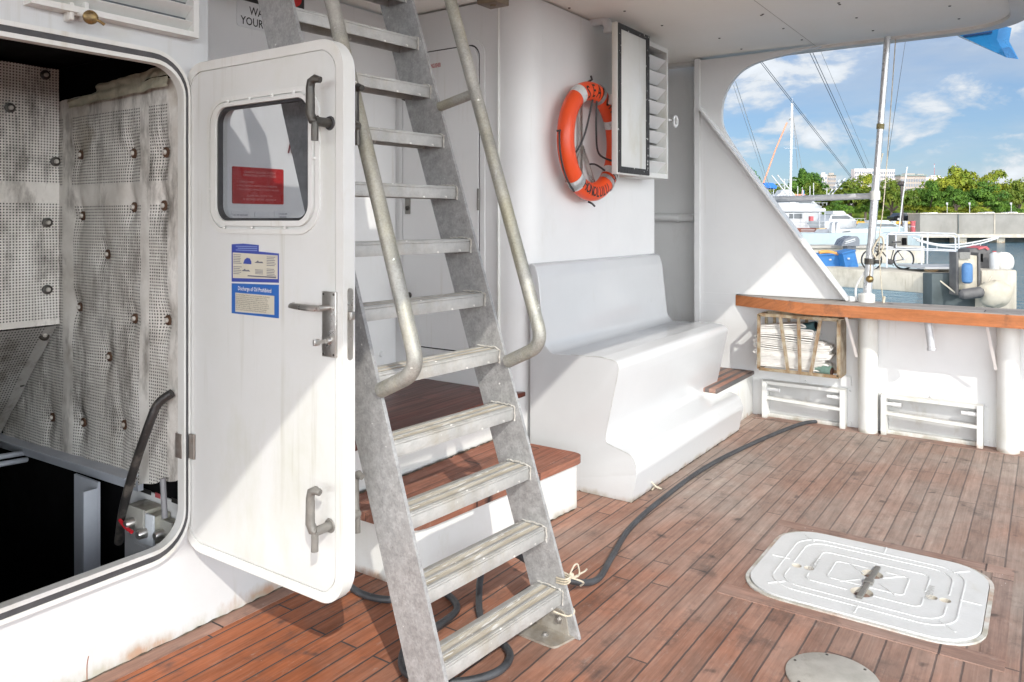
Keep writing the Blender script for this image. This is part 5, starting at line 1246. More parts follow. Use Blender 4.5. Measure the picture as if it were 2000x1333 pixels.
# fenders
fd = thing('fender', 'upright faded blue cylinder fender on the pier head', 'fender', at(1889, 555, 21.3))
b = MB(); c = at(1889, 534, 21.3); h_ = 20 * 21.3 / F; b.lathe([(0, -h_), (.07, -h_), (.125, -h_ * .85), (.135, -h_ * .6), (.135, h_ * .6), (.125, h_ * .85), (.07, h_), (0, h_)], c, (0, 0, 1), 18); b.build('body', BLUEFEN, fd)
b = MB(); b.tube([c + UV * h_, at(1893, 508, 21.4)], .015, 6); b.build('lanyard', ROPE, fd)
fd = thing('fender', 'dark grey cylinder fender lying sideways at the waterline', 'fender', at(1898, 574, 21.0))
b = MB(); p, q = at(1874, 577, 21.0), at(1921, 570, 20.9); d = (q - p); L = d.length; b.lathe([(0, 0), (.08, .0), (.14, .06), (.15, .12), (.15, L - .12), (.14, L - .06), (.08, L), (0, L)], p, d, 18); b.build('body', GREYFEN, fd)
b = MB(); b.tube([q, at(1936, 540, 21.4)], .02, 6); b.build('lanyard', ROPE, fd)
b = MB(); c = at(1943, 574, 21.1)
b.sheet(24, 14, lambda u, v: c + RV * (.47 * math.cos(2 * math.pi * u) * math.sin(math.pi * v) * (1 + .12 * mnoise.noise(Vector((u * 5, v * 4, 1))))) + FV * (.3 * math.sin(2 * math.pi * u) * math.sin(math.pi * v)) + UV * (.36 * math.cos(math.pi * v) + .06 * mnoise.noise(Vector((math.cos(u * 6.28) * 2, v * 3, 5)))))
tag(b.build('fender', BUFF, None, 80), 'big slumped buff coloured fender stained by the water', 'fender')
t_ = thing('fender_post', 'padded pale fender post with a dark edge on the pier head', 'post', at(1890, 575, 21.5))
b = MB(); bgpoly(b, [(1872, 496), (1908, 500), (1910, 570), (1893, 563), (1880, 570), (1873, 566)], 21.5, .3); b.build('padding', BUFF, t_)
b = MB(); bgbox(b, 1868, 493, 1872.5, 577, 21.45, .35); bgbox(b, 1911, 494, 1915, 565, 21.45, .35); b.build('dark_edge', GREYFEN, t_)
b = MB(); bgbox(b, 1874, 493, 1895, 506, 21.44, .05); b.build('metal_bracket', GREYMET, t_)
t_ = thing('equipment_case', 'dark grey equipment case with a red top edge on the corner block', 'case', at(1922, 528, 22.3))
b = MB(); bgpoly(b, [(1894, 488), (1926, 482), (1934, 488), (1935, 529), (1896, 529)], 22.4, .6); b.build('case_body', GREYFEN, t_)
b = MB(); bgpoly(b, [(1911, 485), (1927, 481), (1933, 487), (1929, 489), (1924, 485), (1912, 488)], 22.35, .62); b.build('red_edge', REDP, t_)
b = MB(); bgbox(b, 1913, 496, 1920, 512, 22.36, .03); b.build('opening', BLACK, t_)
b = MB(); c = at(1955, 512, 22.6)
b.sheet(24, 14, lambda u, v: c + RV * (.31 * math.copysign(abs(math.cos(2 * math.pi * u)) ** .6, math.cos(2 * math.pi * u)) * math.sin(math.pi * v) ** .5) + FV * (.3 * math.sin(2 * math.pi * u) * math.sin(math.pi * v) ** .5) + UV * (.27 * math.cos(math.pi * v) + .05 * mnoise.noise(Vector((math.cos(u * 6.28) * 2, math.sin(u * 6.28) * 2, v * 4)))))
tag(b.build('cement_bag', surf('white_bag', (.68, .66, .62), (.6, .58, .54), .8, bmp=(20, .6)), None, 80), 'bulging white sack standing on the corner block', 'sack')
t_ = thing('white_drum', 'white plastic drum beside the sack on the corner block', 'drum', at(1942, 528, 22.1))
b = MB(); c = at(1942, 527, 22.1); b.lathe([(0, 0), (.115, 0), (.12, .03), (.12, .42), (.10, .46), (.05, .47), (.05, .50), (0, .50)], c, (0, 0, 1), 20); b.build('body', HULL, t_)
b = MB(); b.lathe([(0, 0), (.052, 0), (.052, .03), (0, .03)], c + UV * .5, (0, 0, 1), 14); b.build('cap', surf('drum_cap_red', (.4, .05, .05), None, .5, bmp=None), t_)
for k, (pts, lab) in enumerate((([(1782, 464), (1812, 474), (1850, 479), (1900, 474), (1955, 462)], 'upper white rail of the float behind the pier railing'), ([(1790, 470), (1830, 480), (1870, 483), (1915, 476), (1950, 465)], 'lower white rail of the float behind the pier railing'))):
    t_ = thing('float_rail', lab, 'rail', at(1850, 482, 34), 'white rails of the float')
    b = MB(); b.tube(smooth([at(x, y, 34) for x, y in pts], 5), .035, 7); b.build('tube', MASTW, t_)
    b = MB()
    for x, y in pts[1:4:2]: bgtube(b, [(x, y), (x, y + 9)], 34, 1.6)
    b.build('stay', MASTW, t_)
# ---- second pier further out
t_ = thing('second_pier', 'second concrete pier further out behind the bicycle', 'pier', at(1700, 515, 33))
b = MB(); bgbox(b, 1540, 481, 1807, 486, 33, 2.0, .03); b.build('deck_slab', surf('pale_slab', (.44, .41, .37), (.38, .36, .32), .85, scale=1.5, bmp=None), t_)
b = MB(); bgbox(b, 1545, 486.2, 1806, 515, 33.1, 1.7, .03); b.build('front_face', CONC, t_)
b = MB(); bgbox(b, 1748, 459, 1773, 482, 33.6, .6, .02); b.build('pedestal', GREYMET, t_)
b = MB(); bgbox(b, 1764, 465, 1771, 479, 33.5, .09); b.build('pedestal_panel', BLACK, t_)
ob = thing('outboard_motor', 'grey outboard motor cowl tilted behind the metal pole', 'outboard', at(1662, 482, 32))
b = MB(); bgpoly(b, rpoly([(1643, 481), (1650, 468), (1664, 461.5), (1675, 462), (1679, 468), (1679, 481)], [1, 5, 4, 5, 3, 1], 5), 32, .75); b.build('cowl', CHAR, ob)
b = MB(); bgpoly(b, [(1651, 472), (1670, 466), (1671, 468), (1652, 474)], 31.96, .03); bgpoly(b, [(1650, 476), (1671, 470), (1671, 471), (1650, 477.5)], 31.96, .03); b.build('stripe', HULL, ob)
b = MB(); bgbox(b, 1655, 481.2, 1672, 492, 32.2, .4); b.build('leg', CHAR, ob)
# ---- boats
def hullmesh(x0, x1, yd, yw, D, dep, m_, parent, bow=12, nm='hull'):
    """hull in plan: pointed bow at one end, flat transom at the other"""
    a, c = at(x0, yd, D), at(x1, yd, D); zd, zw = a.z, WL - .1
    u0, u1 = a.dot(RV), c.dot(RV); L = u1 - u0; s_ = 1 if bow > 0 else -1
    b = MB()
    rows = []
    for (z, k, ins) in ((zw, .80, .25), (zw + (zd - zw) * .45, .93, .08), (zd, 1., 0.)):
        row = []
        for t in [i / 16 for i in range(17)]:
            tt = t if s_ > 0 else 1 - t
            wd = dep / 2 * k * (1 - max(0, (tt - .55) / .45) ** 2.2)
            uu = u0 + L * (.5 + (t - .5) * (1 - ins * .25))
            row.append((uu, wd, z))
        rows.append(row)
    side = lambda sg: [[b.bm.verts.new(RV * u + FV * (D + dep / 2 + sg * wd) + UV * z) for (u, wd, z) in row] for row in rows]
    S0, S1 = side(-1), side(1)
    for S in (S0, S1):
        for i in range(2):
            for j in range(16): b.bm.faces.new((S[i][j], S[i][j + 1], S[i + 1][j + 1], S[i + 1][j]))
    for j in range(16): b.bm.faces.new((S0[2][j], S0[2][j + 1], S1[2][j + 1], S1[2][j]))
    for e in (0, 16):
        for i in range(2): b.bm.faces.new((S0[i][e], S0[i + 1][e], S1[i + 1][e], S1[i][e]))
    ho = b.build(nm, m_, parent)
    b = MB(); off = -.03
    for j in range(16):
        a_, c_ = rows[1][j], rows[1][j + 1]; up = (zd - zw) * .16
        q = [RV * u + FV * (D + dep / 2 - wd + off) + UV * z for (u, wd, z) in (a_, c_)]
        b.quad(q[0], q[1], q[1] + UV * up, q[0] + UV * up)
    b.build('boot_stripe', STRIPE, ho)
    return ho
STRIPE = surf('blue_grey_stripe', (.05, .09, .16), None, .5, bmp=None)
cat = thing('catamaran', 'pale blue white low hull moored behind the second pier', 'boat', at(1700, 480, 40))
hullmesh(1560, 1830, 456, 482, 40, 3.2, HULLB, cat, 1)
b = MB(); bgpoly(b, [(1615, 456), (1622, 449), (1690, 447), (1720, 453), (1728, 456)], 41, 1.8); b.build('cabin_top', HULL, cat)
b = MB(); bgpoly(b, [(1645, 453), (1660, 451), (1662, 453), (1646, 454.5)], 40.97, .03); b.build('window', GLASSD, cat)
for x in (1628, 1637):
    b = MB(); bgpoly(b, [(x - 4, 455), (x - 3, 438), (x, 434), (x + 3, 438), (x + 4, 455)], 40.5, .3); b.build('rudder', HULL, cat)
tb = thing('work_boat', 'white work boat with a flat canopy and dark red side behind the wing', 'boat', at(1570, 470, 47))
hullmesh(1490, 1615, 446, 474, 47, 3.6, BROWN, tb, -1)
b = MB(); bgbox(b, 1515, 407, 1614, 415, 47.2, 3.0, .08); b.build('canopy', HULL, tb)
b = MB(); bgpoly(b, [(1500, 446), (1512, 424), (1570, 424), (1582, 446)], 47.5, 2.2); b.build('wheelhouse', HULL, tb)
b = MB(); bgpoly(b, [(1542, 418), (1567, 418), (1567, 427), (1542, 427)], 47.46, .03); bgpoly(b, [(1518, 428), (1535, 428), (1535, 438), (1516, 438)], 47.46, .03); b.build('window', GLASSD, tb)
for x in (1530, 1550, 1572, 1601, 1611):
    b = MB(); bgtube(b, [(x, 415), (x, 448)], 47.1, 1.6); b.build('canopy_post', ALU, tb)
b = MB()
for y in (434, 440): bgtube(b, [(1520, y), (1612, y)], 47.05, .9)
b.build('guard_rail', ALU, tb)
b = MB(); bgbox(b, 1583, 423, 1589, 432, 46.9, .3); b.build('red_locker', REDP, tb)
b = MB()
for k in range(5): bgbox(b, 1565, 449 + 4.2 * k, 1592, 450.1 + 4.2 * k, 46.7, .04)
b.build('side_slats', HULL, tb)
b = MB(); bgbox(b, 1600, 446, 1613, 462, 46.5, .6, .04); b.build('crate_stack', TAN, tb)
b = MB(); c = at(1618, 469, 46); 
for k in range(5): b.lathe([(.0001, -.28)] + [(.28 * math.cos(rad(a)), .28 * math.sin(rad(a))) for a in range(-70, 71, 20)] + [(.0001, .28)], c + RV * (.25 * (k % 3) - .25) + UV * (.22 * (k // 3)) + FV * .05 * k, (0, 0, 1), 14)
tag(b.build('fender_bundle', HULL), 'bundle of round white fenders at the stern of the work boat', 'fender')
def cruiser(x0, x1, yd, yw, D, lab, m_=HULL, top=None, side=1, bow=1):
    t_ = thing('motor_cruiser', lab, 'boat', at((x0 + x1) / 2, yw, D), 'moored motor cruisers')
    hullmesh(x0, x1, yd, yw, D, 3.6, m_, t_, bow)
    w_ = x1 - x0; hgt = yw - yd
    fl_ = (lambda q: x0 + q * w_) if side > 0 else (lambda q: x1 - q * w_)
    b = MB(); bgpoly(b, [(fl_(.08), yd), (fl_(.14), yd - hgt * .9), (fl_(.55), yd - hgt * .95), (fl_(.78), yd)], D + .5, 2.4); b.build('cabin', m_, t_)
    b = MB(); bgpoly(b, [(fl_(.17), yd - hgt * .72), (fl_(.54), yd - hgt * .76), (fl_(.66), yd - hgt * .3), (fl_(.16), yd - hgt * .3)], D + .46, .03); b.build('window', GLASSD, t_)
    b = MB(); bgpoly(b, [(fl_(.18), yd - hgt * .96), (fl_(.20), yd - hgt * 1.4), (fl_(.45), yd - hgt * 1.4), (fl_(.52), yd - hgt * .96)], D + .9, 1.7); b.build('flybridge', top or m_, t_)
    b = MB()
    for k in range(5): bgtube(b, [(fl_(.60 + .09 * k), yd), (fl_(.60 + .09 * k), yd - hgt * .35)], D + .3, .7)
    bgtube(b, [(fl_(.60), yd - hgt * .35), (fl_(.98), yd - hgt * .32)], D + .3, .8); b.build('bow_rail', ALU, t_)
    return t_
cruiser(1612, 1692, 432, 446, 62, 'white motor cruiser with a bow rail left of the metal pole')
cruiser(1535, 1618, 402, 418, 85, 'white motor cruiser with an orange flybridge cover behind the work boat', top=surf('orange_cover', (.62, .24, .14), None, .8, bmp=None))
cruiser(1490, 1560, 396, 414, 80, 'white motor cruiser mostly hidden by the sloping wing', side=-1, bow=-1)
cruiser(1690, 1790, 446, 457, 58, 'long low pale green motor boat right of the metal pole', m_=HULLB, top=HULL)
# masts, outriggers and wires of other boats
def spar(nm, lab, cat_, pts, D, wpx, m_, group=None, extra=()):
    t_ = thing(nm, lab, cat_, at(*pts[0], D), group)
    b = MB(); bgtube(b, pts, D, wpx); b.build('shaft', m_, t_)
    for (n2, p2, w2, m2) in extra:
        b = MB(); bgtube(b, p2, D, w2, 6); b.build(n2, m2, t_)
spar('sailboat_mast', 'tall white sailboat mast standing over the moored boats', 'mast', [(1543, 420), (1545, 310), (1547, 202)], 55, 5, MASTW, None,
     (('spreader', [(1531, 290), (1556, 290)], 1, ALU), ('spreader', [(1531, 352), (1556, 352)], 1, ALU), ('antenna', [(1547, 202), (1547.5, 192)], .8, ALU), ('shroud', [(1549, 230), (1566, 330)], .7, GREYMET), ('shroud', [(1549, 222), (1558, 330)], .7, GREYMET), ('wind_vane', [(1541, 235), (1544, 232)], 2, GREYMET)))
spar('outrigger', 'faded orange pole slanting up beside the sloping wing', 'outrigger', [(1491, 358), (1515, 292), (1537, 240)], 50, 3, ORANGEP)
for k, (p, q, lab) in enumerate((((1507, 343), (1541, 385), 'left one of two white outrigger poles crossing the white mast'), ((1518, 342), (1553, 383), 'right one of two white outrigger poles crossing the white mast'), ((1614, 386), (1640, 352), 'lower one of two black and white outrigger poles before the trees'), ((1620, 386), (1651, 349), 'upper one of two black and white outrigger poles before the trees'))):
    t_ = thing('outrigger', lab, 'outrigger', at(*p, 60), 'slanting outrigger poles')
    b = MB(); bgtube(b, [p, q], 60, 2.6); b.build('shaft', MASTW, t_)
    if k > 1:
        for s0 in (.25, .5, .75):
            b = MB(); bgtube(b, [(p[0] + (q[0] - p[0]) * s0, p[1] + (q[1] - p[1]) * s0), (p[0] + (q[0] - p[0]) * (s0 + .12), p[1] + (q[1] - p[1]) * (s0 + .12))], 59.98, 3.0); b.build('black_band', CHAR, t_)
spar('whip_antenna', 'tapering white whip antenna right of the metal pole', 'antenna', [(1755, 456), (1763, 390), (1772, 326)], 40, 2.4, MASTW)
for x, y0, y1, lab in ((1532, 350, 392, 'short white mast nearest the tall white mast'), (1558, 364, 388, 'short pale mast left of the small flag'), (1582, 364, 388, 'short pale mast right of the small flag'), (1589, 358, 388, 'short pale mast in the middle of the boat row'), (1615, 367, 388, 'short pale mast just before the striped outriggers')):
    spar('short_mast', lab, 'mast', [(x, y1), (x, y0)], 70, 1.6, MASTW, 'short masts of the moored boats')
t_ = thing('small_flag', 'small red white and blue flag among the masts', 'flag', at(1568, 385, 66))
b = MB(); bgtube(b, [(1566, 386), (1567, 366)], 66, .9); b.build('flag_staff', ALU, t_)
for k, m_ in enumerate((REDP, HULL, BLUECRATE)):
    b = MB(); bgpoly(b, [(1566.5 + 1.4 * k, 370 + k), (1568 + 1.4 * k, 370.5 + k), (1568 + 1.6 * k, 384), (1566.5 + 1.4 * k, 384)], 66, .04); b.build('flag_stripe', m_, t_)
t_ = thing('boat_bimini', 'small bright blue sun canopy beside the orange pole', 'canopy', at(1503, 380, 52))
b = MB(); bgpoly(b, rpoly([(1491, 362), (1496, 357), (1510, 358), (1518, 364), (1517, 369), (1498, 367)], 2, 3), 52, 1.5); b.build('cloth', surf('bright_blue_canvas', (.02, .16, .55), None, .7, bmp=None), t_)
for x in (1500, 1511):
    b = MB(); bgtube(b, [(x, 366), (x, 384)], 52.2, 1.2); b.build('canopy_post', ALU, t_)
# wires of this boat running out from under the roof
def wire(lab, p, q, Da, Db, r, m_):
    b = MB(); b.tube([at(*p, Da), at(*q, Db)], [r * .42, r * .42 * (Db / Da) ** .6], 6); tag(b.build('stay_wire', m_), lab, 'wire', 'thin rigging wires against the sky')
WIRE = surf('dark_wire', (.10, .11, .13), None, .5, .3, bmp=None)
wire('dark wire of a close pair slanting down to the metal pole', (1580, 100), (1688, 328), 9, 22, .009, WIRE)
wire('second dark wire of the close pair slanting to the metal pole', (1586, 100), (1692, 330), 9, 22, .009, WIRE)
wire('faint wire right of the close pair behind the metal pole', (1602, 98), (1697, 320), 14, 30, .007, GREYMET)
wire('upper dark wire slanting from the curved cut-out to the towers', (1486, 118), (1664, 346), 12, 40, .012, WIRE)
wire('lower dark wire slanting from the curved cut-out to the towers', (1484, 121), (1661, 346), 12, 40, .012, WIRE)
wire('dark upright line just right of the metal pole', (1739, 78), (1719, 332), 6.2, 6.2, .0045, WIRE)
wire('second dark upright line further right of the metal pole', (1770, 70), (1731, 330), 6.2, 6.2, .0045, WIRE)
wire('bright white line slanting past the sloping wing', (1436, 158), (1508, 380), 12, 30, .012, MASTW)
wire('thin white line left of the bright slanting one', (1432, 165), (1500, 372), 12, 30, .008, MASTW)
wire('thin pale horizontal line near the top of the cut-out', (1440, 159), (1503, 158), 12, 14, .005, MASTW)
t_ = thing('rope_block', 'bundle of pale rope and blocks hanging right of the metal pole', 'rope', at(1709, 370, 6.4))
b = MB(); b.tube([at(1724, 300, 6.4), at(1712, 352, 6.4), at(1709, 375, 6.4), at(1702, 400, 6.4), at(1698, 440, 6.4)], .006, 7); b.build('line', ROPE, t_)
b = MB(); b.obox(at(1708, 374, 6.4), (.014, .012, .038), AXC, .006); b.build('block', WHITE_OLD, t_)
# ---- quay, sea wall
b = MB(); Dq = 101.
gq = [(-420, Dq + 3), (-420, 900), (700, 900), (700, Dq + 3)]
b.plate([gq], lambda u, v, w: RV * u + FV * v + UV * w, -3, .95)
struct(b.build('ground', GROUND))
t_ = thing('sea_wall', 'long grey concrete sea wall across the harbour', 'wall', at(1900, 470, Dq))
b = MB(); bgbox(b, 1797, 418, 2700, 458, Dq - 2, 3); b.build('wall_face', SEAWALL, t_)
b = MB(); bgbox(b, 1797, 416.5, 2700, 418.2, Dq - 2.15, 3.3); b.build('coping', CONC, t_)
b = MB(); bgbox(b, 1790, 458.2, 2700, 464.5, Dq - 6, 7); b.build('ledge', CONC, t_)
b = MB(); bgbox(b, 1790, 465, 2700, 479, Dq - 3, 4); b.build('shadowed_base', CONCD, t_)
for x in (1872, 1943, 2013, 2090, 2170):
    b = MB(); bgbox(b, x - .8, 419, x + .8, 457.5, Dq - 2.1, .2); b.build('joint', CONC if x % 2 else CONCD, t_)
for x in (1880, 1955, 2060):
    b = MB(); bgbox(b, x - 8, 465.2, x + 8, 482, Dq - 5.5, 2); b.build('pile', CONC, t_)
t_ = thing('quay_edge', 'rubble quay edge with a faded yellow kerb behind the boats', 'quay', at(1650, 455, Dq))
b = MB(); bgbox(b, 1100, 437.5, 1796, 475, Dq, 4); b.build('rubble_face', ROCK, t_)
b = MB(); bgbox(b, 1100, 433, 1796, 437.4, Dq - .6, 3); b.build('yellow_kerb', YELLOWP, t_)
for x, m_, lab in ((1745, HULL, 'white mooring pile left of the red one on the quay'), (1768, HULL, 'white mooring pile next to the red one on the quay'), (1783, REDP, 'faded red mooring pile on the quay')):
    t_ = thing('mooring_pile', lab, 'pile', at(x, 456, 70), 'painted mooring piles by the quay')
    b = MB(); c = at(x, 470, 70); hgt = 38 * 70 / F; b.lathe([(0, 0), (.20, 0), (.20, hgt - .1), (.24, hgt - .1), (.24, hgt), (0, hgt)], c, (0, 0, 1), 16); b.build('shaft', m_, t_)
# street lamp
t_ = thing('street_lamp', 'bronze street lamp with a round drum head before the trees', 'street lamp', at(1760, 440, 88))
b = MB(); bgtube(b, [(1763, 450), (1761, 364)], 88, 4.6, 10); b.build('post', LAMPM, t_)
b = MB(); c = at(1761, 364, 88); k_ = 88 / F; b.lathe([(0, 0), (3.5 * k_, 0), (7 * k_, 3 * k_), (7.5 * k_, 6 * k_), (6 * k_, 6.5 * k_), (6.6 * k_, 9 * k_), (0, 10 * k_)], c, (0, 0, 1), 20); b.build('lamp_head', LAMPM, t_)
# cars on the quay
def car(x, y, D, m_, lab, w_=42):
    t_ = thing('parked_car', lab, 'car', at(x, y, D), 'cars parked along the quay')
    k = w_ / 42.
    P = lambda pts: [(x + a * k, y - c * k) for a, c in pts]
    b = MB(); bgpoly(b, rpoly(P([(-21, 2.5), (-21, 8), (-15, 9), (-10, 14.5), (6, 14.5), (13, 9), (20, 7.5), (21, 2.5)]), [1, 2, 2, 2, 2, 2, 2, 1], 4), D, 1.8); b.build('body', m_, t_)
    b = MB(); bgpoly(b, P([(-13, 9.2), (-9, 13.5), (5, 13.5), (10.5, 9.2)]), D - .02, 1.84); b.build('window', GLASSD, t_)
    for a in (-12, 12):
        b = MB(); c = at(x + a * k, y - 3.2 * k, D - .03); r = 3.2 * k * D / F; b.lathe([(0, 0), (r, 0), (r, 1.86), (0, 1.86)], c, FV, 16); wl = b.build('wheel', TYRE, t_)
        b = MB(); b.lathe([(0, 0), (r * .6, 0), (0, -.02)], c - FV * .002, FV, 12); b.build('hub', ALU, wl)
car(1768, 432, 104, CARP, 'black car parked left of the sea wall', 46)
car(1825, 430, 112, CARW, 'white car just showing over the left end of the sea wall')
car(1868, 430.5, 112, CARP, 'dark car just showing over the sea wall between two white ones')
car(1935, 429, 112, CARW, 'white car showing over the middle of the sea wall')
car(1980, 429, 113, CARW, 'white car over the sea wall at the right edge of the view')
for x, lab in ((1850, 'tall pale post left of the round sign on the quay'), (1894, 'pale post behind the middle of the sea wall'), (1975, 'slim pale post near the right edge of the view')):
    t_ = thing('sign_post', lab, 'post', at(x, 425, 110), 'pale posts behind the sea wall')
    b = MB(); bgtube(b, [(x, 430), (x, 398)], 110, 1.0); b.build('shaft', MASTW, t_)
    b = MB(); bgbox(b, x - 1.6, 396, x + 1.6, 400, 109.9, .1); b.build('sign_plate', HULL, t_)

# ---- buildings far behind
def tower(lab, x0, x1, y0, D, mat_, floors, bays, curve=0, roof=None, base=400, pent=None, group=None):
    t_ = thing('tower_block', lab, 'building', at((x0 + x1) / 2, base, D))
    a, c = at(x0, base, D), at(x1, y0, D); u0, u1, z0, z1 = a.dot(RV), c.dot(RV), a.z - 8, c.z
    W_ = u1 - u0; dep = W_ * .45
    def bow(u): q = (u - (u0 + u1) / 2) / (W_ / 2); return D - curve * (1 - q * q) * W_
    b = MB(); n_ = 14
    front = [(u0 + W_ * i / n_, bow(u0 + W_ * i / n_)) for i in range(n_ + 1)]
    b.plate([front + [(u1, D + dep), (u0, D + dep)]], lambda u, v, w: RV * u + FV * v + UV * w, z0, z1); b.build('wall', mat_, t_)
    fh_ = (z1 - z0 - 2) / floors; bw_ = W_ / bays
    nwin = 0
    for i in range(floors):
        for j in range(bays):
            zc = z1 - 1.4 - fh_ * (i + .5)
            if zc < at(0, base, D).z - 10 or nwin >= 100: continue
            uc = u0 + bw_ * (j + .5); dc = bow(uc)
            b = MB(); b.obox(RV * uc + FV * (dc + .15) + UV * zc, (bw_ * .30, .35, fh_ * .30), AXC); b.build('window', BLDG, t_); nwin += 1
    if roof:
        b = MB(); b.plate([[(u0 - W_ * .04, D - curve * W_ - 1), (u1 + W_ * .04, D - curve * W_ - 1), (u1 + W_ * .04, D + dep), (u0 - W_ * .04, D + dep)]], lambda u, v, w: RV * u + FV * v + UV * w, z1 + .02, z1 + W_ * .05); b.build('roof', roof, t_)
    for (q0, q1, yy) in (pent or ()):
        zz = at(0, yy, D).z; b = MB(); b.plate([[(u0 + W_ * q0, D + 1), (u0 + W_ * q1, D + 1), (u0 + W_ * q1, D + dep * .7), (u0 + W_ * q0, D + dep * .7)]], lambda u, v, w: RV * u + FV * v + UV * w, z1 + .02, zz); b.build('penthouse', mat_, t_)
    return t_
tower('small white stepped tower left of the pair above the trees', 1604, 1616, 341, 620, BLDW, 9, 2, pent=((.1, .7, 337.5),))
tower('pale tower with a greenish roof beside the stepped white one', 1617, 1633, 343, 640, BLDT, 9, 4, roof=TILE, pent=((.2, .8, 338),))
tower('left of two big curved white towers above the trees', 1669, 1706, 330, 560, BLDW, 11, 9, curve=.10)
tower('right of two big curved white towers behind the metal pole', 1716, 1748, 331, 570, BLDW, 11, 8, curve=.10, pent=((-.55, .2, 338),))
tower('brown tower block with a greenish roof right of the white pair', 1759, 1808, 344, 500, BLDT, 8, 10, roof=TILE, pent=((.2, .6, 339), (.7, .95, 340)))
tower('low pale block half hidden by the bright trees', 1809, 1846, 347, 520, BLDW, 6, 6, pent=((.3, .8, 343),))
for x, y0, lab in ((1825, 320, 'thin lattice mast on the low pale block'), (1866, 319, 'thin lattice mast rising from the bright trees')):
    t_ = thing('radio_mast', lab, 'mast', at(x, 346, 525)); b = MB(); bgtube(b, [(x, 346), (x, y0)], 525, .7, 5); b.build('shaft', REDP, t_)
    b = MB(); bgtube(b, [(x, y0 + 8), (x, y0 + 3)], 524.8, 1.0, 5); b.build('white_band', HULL, t_)

# ---- trees
def crown(seed, W_, Hh, n_, leaf, lob):
    """leaf clumps spread on and in several lobes; returns mesh data"""
    rnd = random.Random(seed); V = []; Fc = []
    lobes = []
    for k in range(lob):
        a = rnd.uniform(0, 2 * math.pi); q = rnd.random() ** .6
        lobes.append((q * .38 * W_ * math.cos(a), q * .38 * W_ * math.sin(a), Hh * (.34 + .46 * rnd.random() ** .8 * (1.15 - q * .75)), W_ * rnd.uniform(.07, .19), Hh * rnd.uniform(.07, .17)))
    for k in range(n_):
        L = lobes[rnd.randrange(lob)]
        while True:
            d = Vector((rnd.gauss(0, 1), rnd.gauss(0, 1), rnd.gauss(0, 1)))
            if d.length > .1: break
        d.normalize()
        if d.z < -.35: d.z *= -.4
        rr_ = rnd.uniform(.72, 1.06) if rnd.random() < .85 else rnd.uniform(.2, .8)
        c = Vector((L[0] + d.x * L[3] * rr_, L[1] + d.y * L[3] * rr_, L[2] + d.z * L[4] * rr_))
        nn = (d + Vector((rnd.gauss(0, .5), rnd.gauss(0, .5), rnd.gauss(0, .5) + .4))).normalized()
        u = nn.orthogonal().normalized(); u = (Quaternion(nn, rnd.uniform(0, 6.28)) @ u); v = nn.cross(u); s_ = leaf * rnd.uniform(.6, 1.4)
        i0 = len(V)
        V += [c - u * s_, c - v * s_ * .55, c + u * s_, c + v * s_ * .55]; Fc.append((i0, i0 + 1, i0 + 2, i0 + 3))
    me = bpy.data.meshes.new('crown'); me.from_pydata(V, [], Fc); me.update()
    return me, lobes
def make_tree(seed, W_, Hh, n_, leaf, lob, m_):
    me, lobes = crown(seed, W_, Hh, n_, leaf, lob); me.materials.append(m_)
    b = MB(); rnd = random.Random(seed + 100)
    b.tube(smooth([(0, 0, -.5), (.05 * W_ * rnd.uniform(-.4, .4), 0, Hh * .18), (.05 * W_ * rnd.uniform(-1, 1), .1, Hh * .40)], 3), [W_ * .034, W_ * .030, W_ * .027, W_ * .025, W_ * .023, W_ * .02, W_ * .018], 8)
    for L in lobes[:7]: b.tube(smooth([(0, 0, Hh * .22), (L[0] * .5, L[1] * .5, L[2] * .72), (L[0], L[1], L[2])], 3), [W_ * .016, W_ * .014, W_ * .012, W_ * .010, W_ * .008, W_ * .006, W_ * .004], 6)
    bm_t = b
    return me, bm_t
PROTO = {}
def tree(kind, x, ybase, ytop, D, wpx, lab, group='trees along the far quay'):
    seed, lob, m_, asp = {'broad': (1, 34, LEAF_A, 1), 'broad2': (2, 30, LEAF_A, 1), 'bright': (3, 36, LEAF_B, 1), 'bright2': (4, 28, LEAF_B, 1), 'mid': (5, 28, LEAF_C, 1), 'mid2': (6, 24, LEAF_C, 1)}[kind]
    base = at(x, ybase, D); hh = at(x, ytop, D).z - base.z; ww = wpx * D / F
    t_ = thing('broadleaf_tree', lab, 'tree', base, group)
    if kind not in PROTO:
        me, bt = make_tree(seed, 10., 8., 6500, .24, lob, m_)
        oc = bpy.data.objects.new('crown', me); col.objects.link(oc); ot = bt.build('trunk', BARK)
        PROTO[kind] = (oc, ot); first = True
    else:
        oc, ot = (q.copy() for q in PROTO[kind]); col.objects.link(oc); col.objects.link(ot)
    for o in (oc, ot): o.parent = t_; o.matrix_parent_inverse = Matrix.Identity(4)
    top = max(v.co.z for v in PROTO[kind][0].data.vertices); wid = max(v.co.x for v in PROTO[kind][0].data.vertices) - min(v.co.x for v in PROTO[kind][0].data.vertices)
    t_.scale = (ww / wid, ww / wid, hh / top); t_.rotation_euler = (0, 0, (x * 37 % 628) / 100)
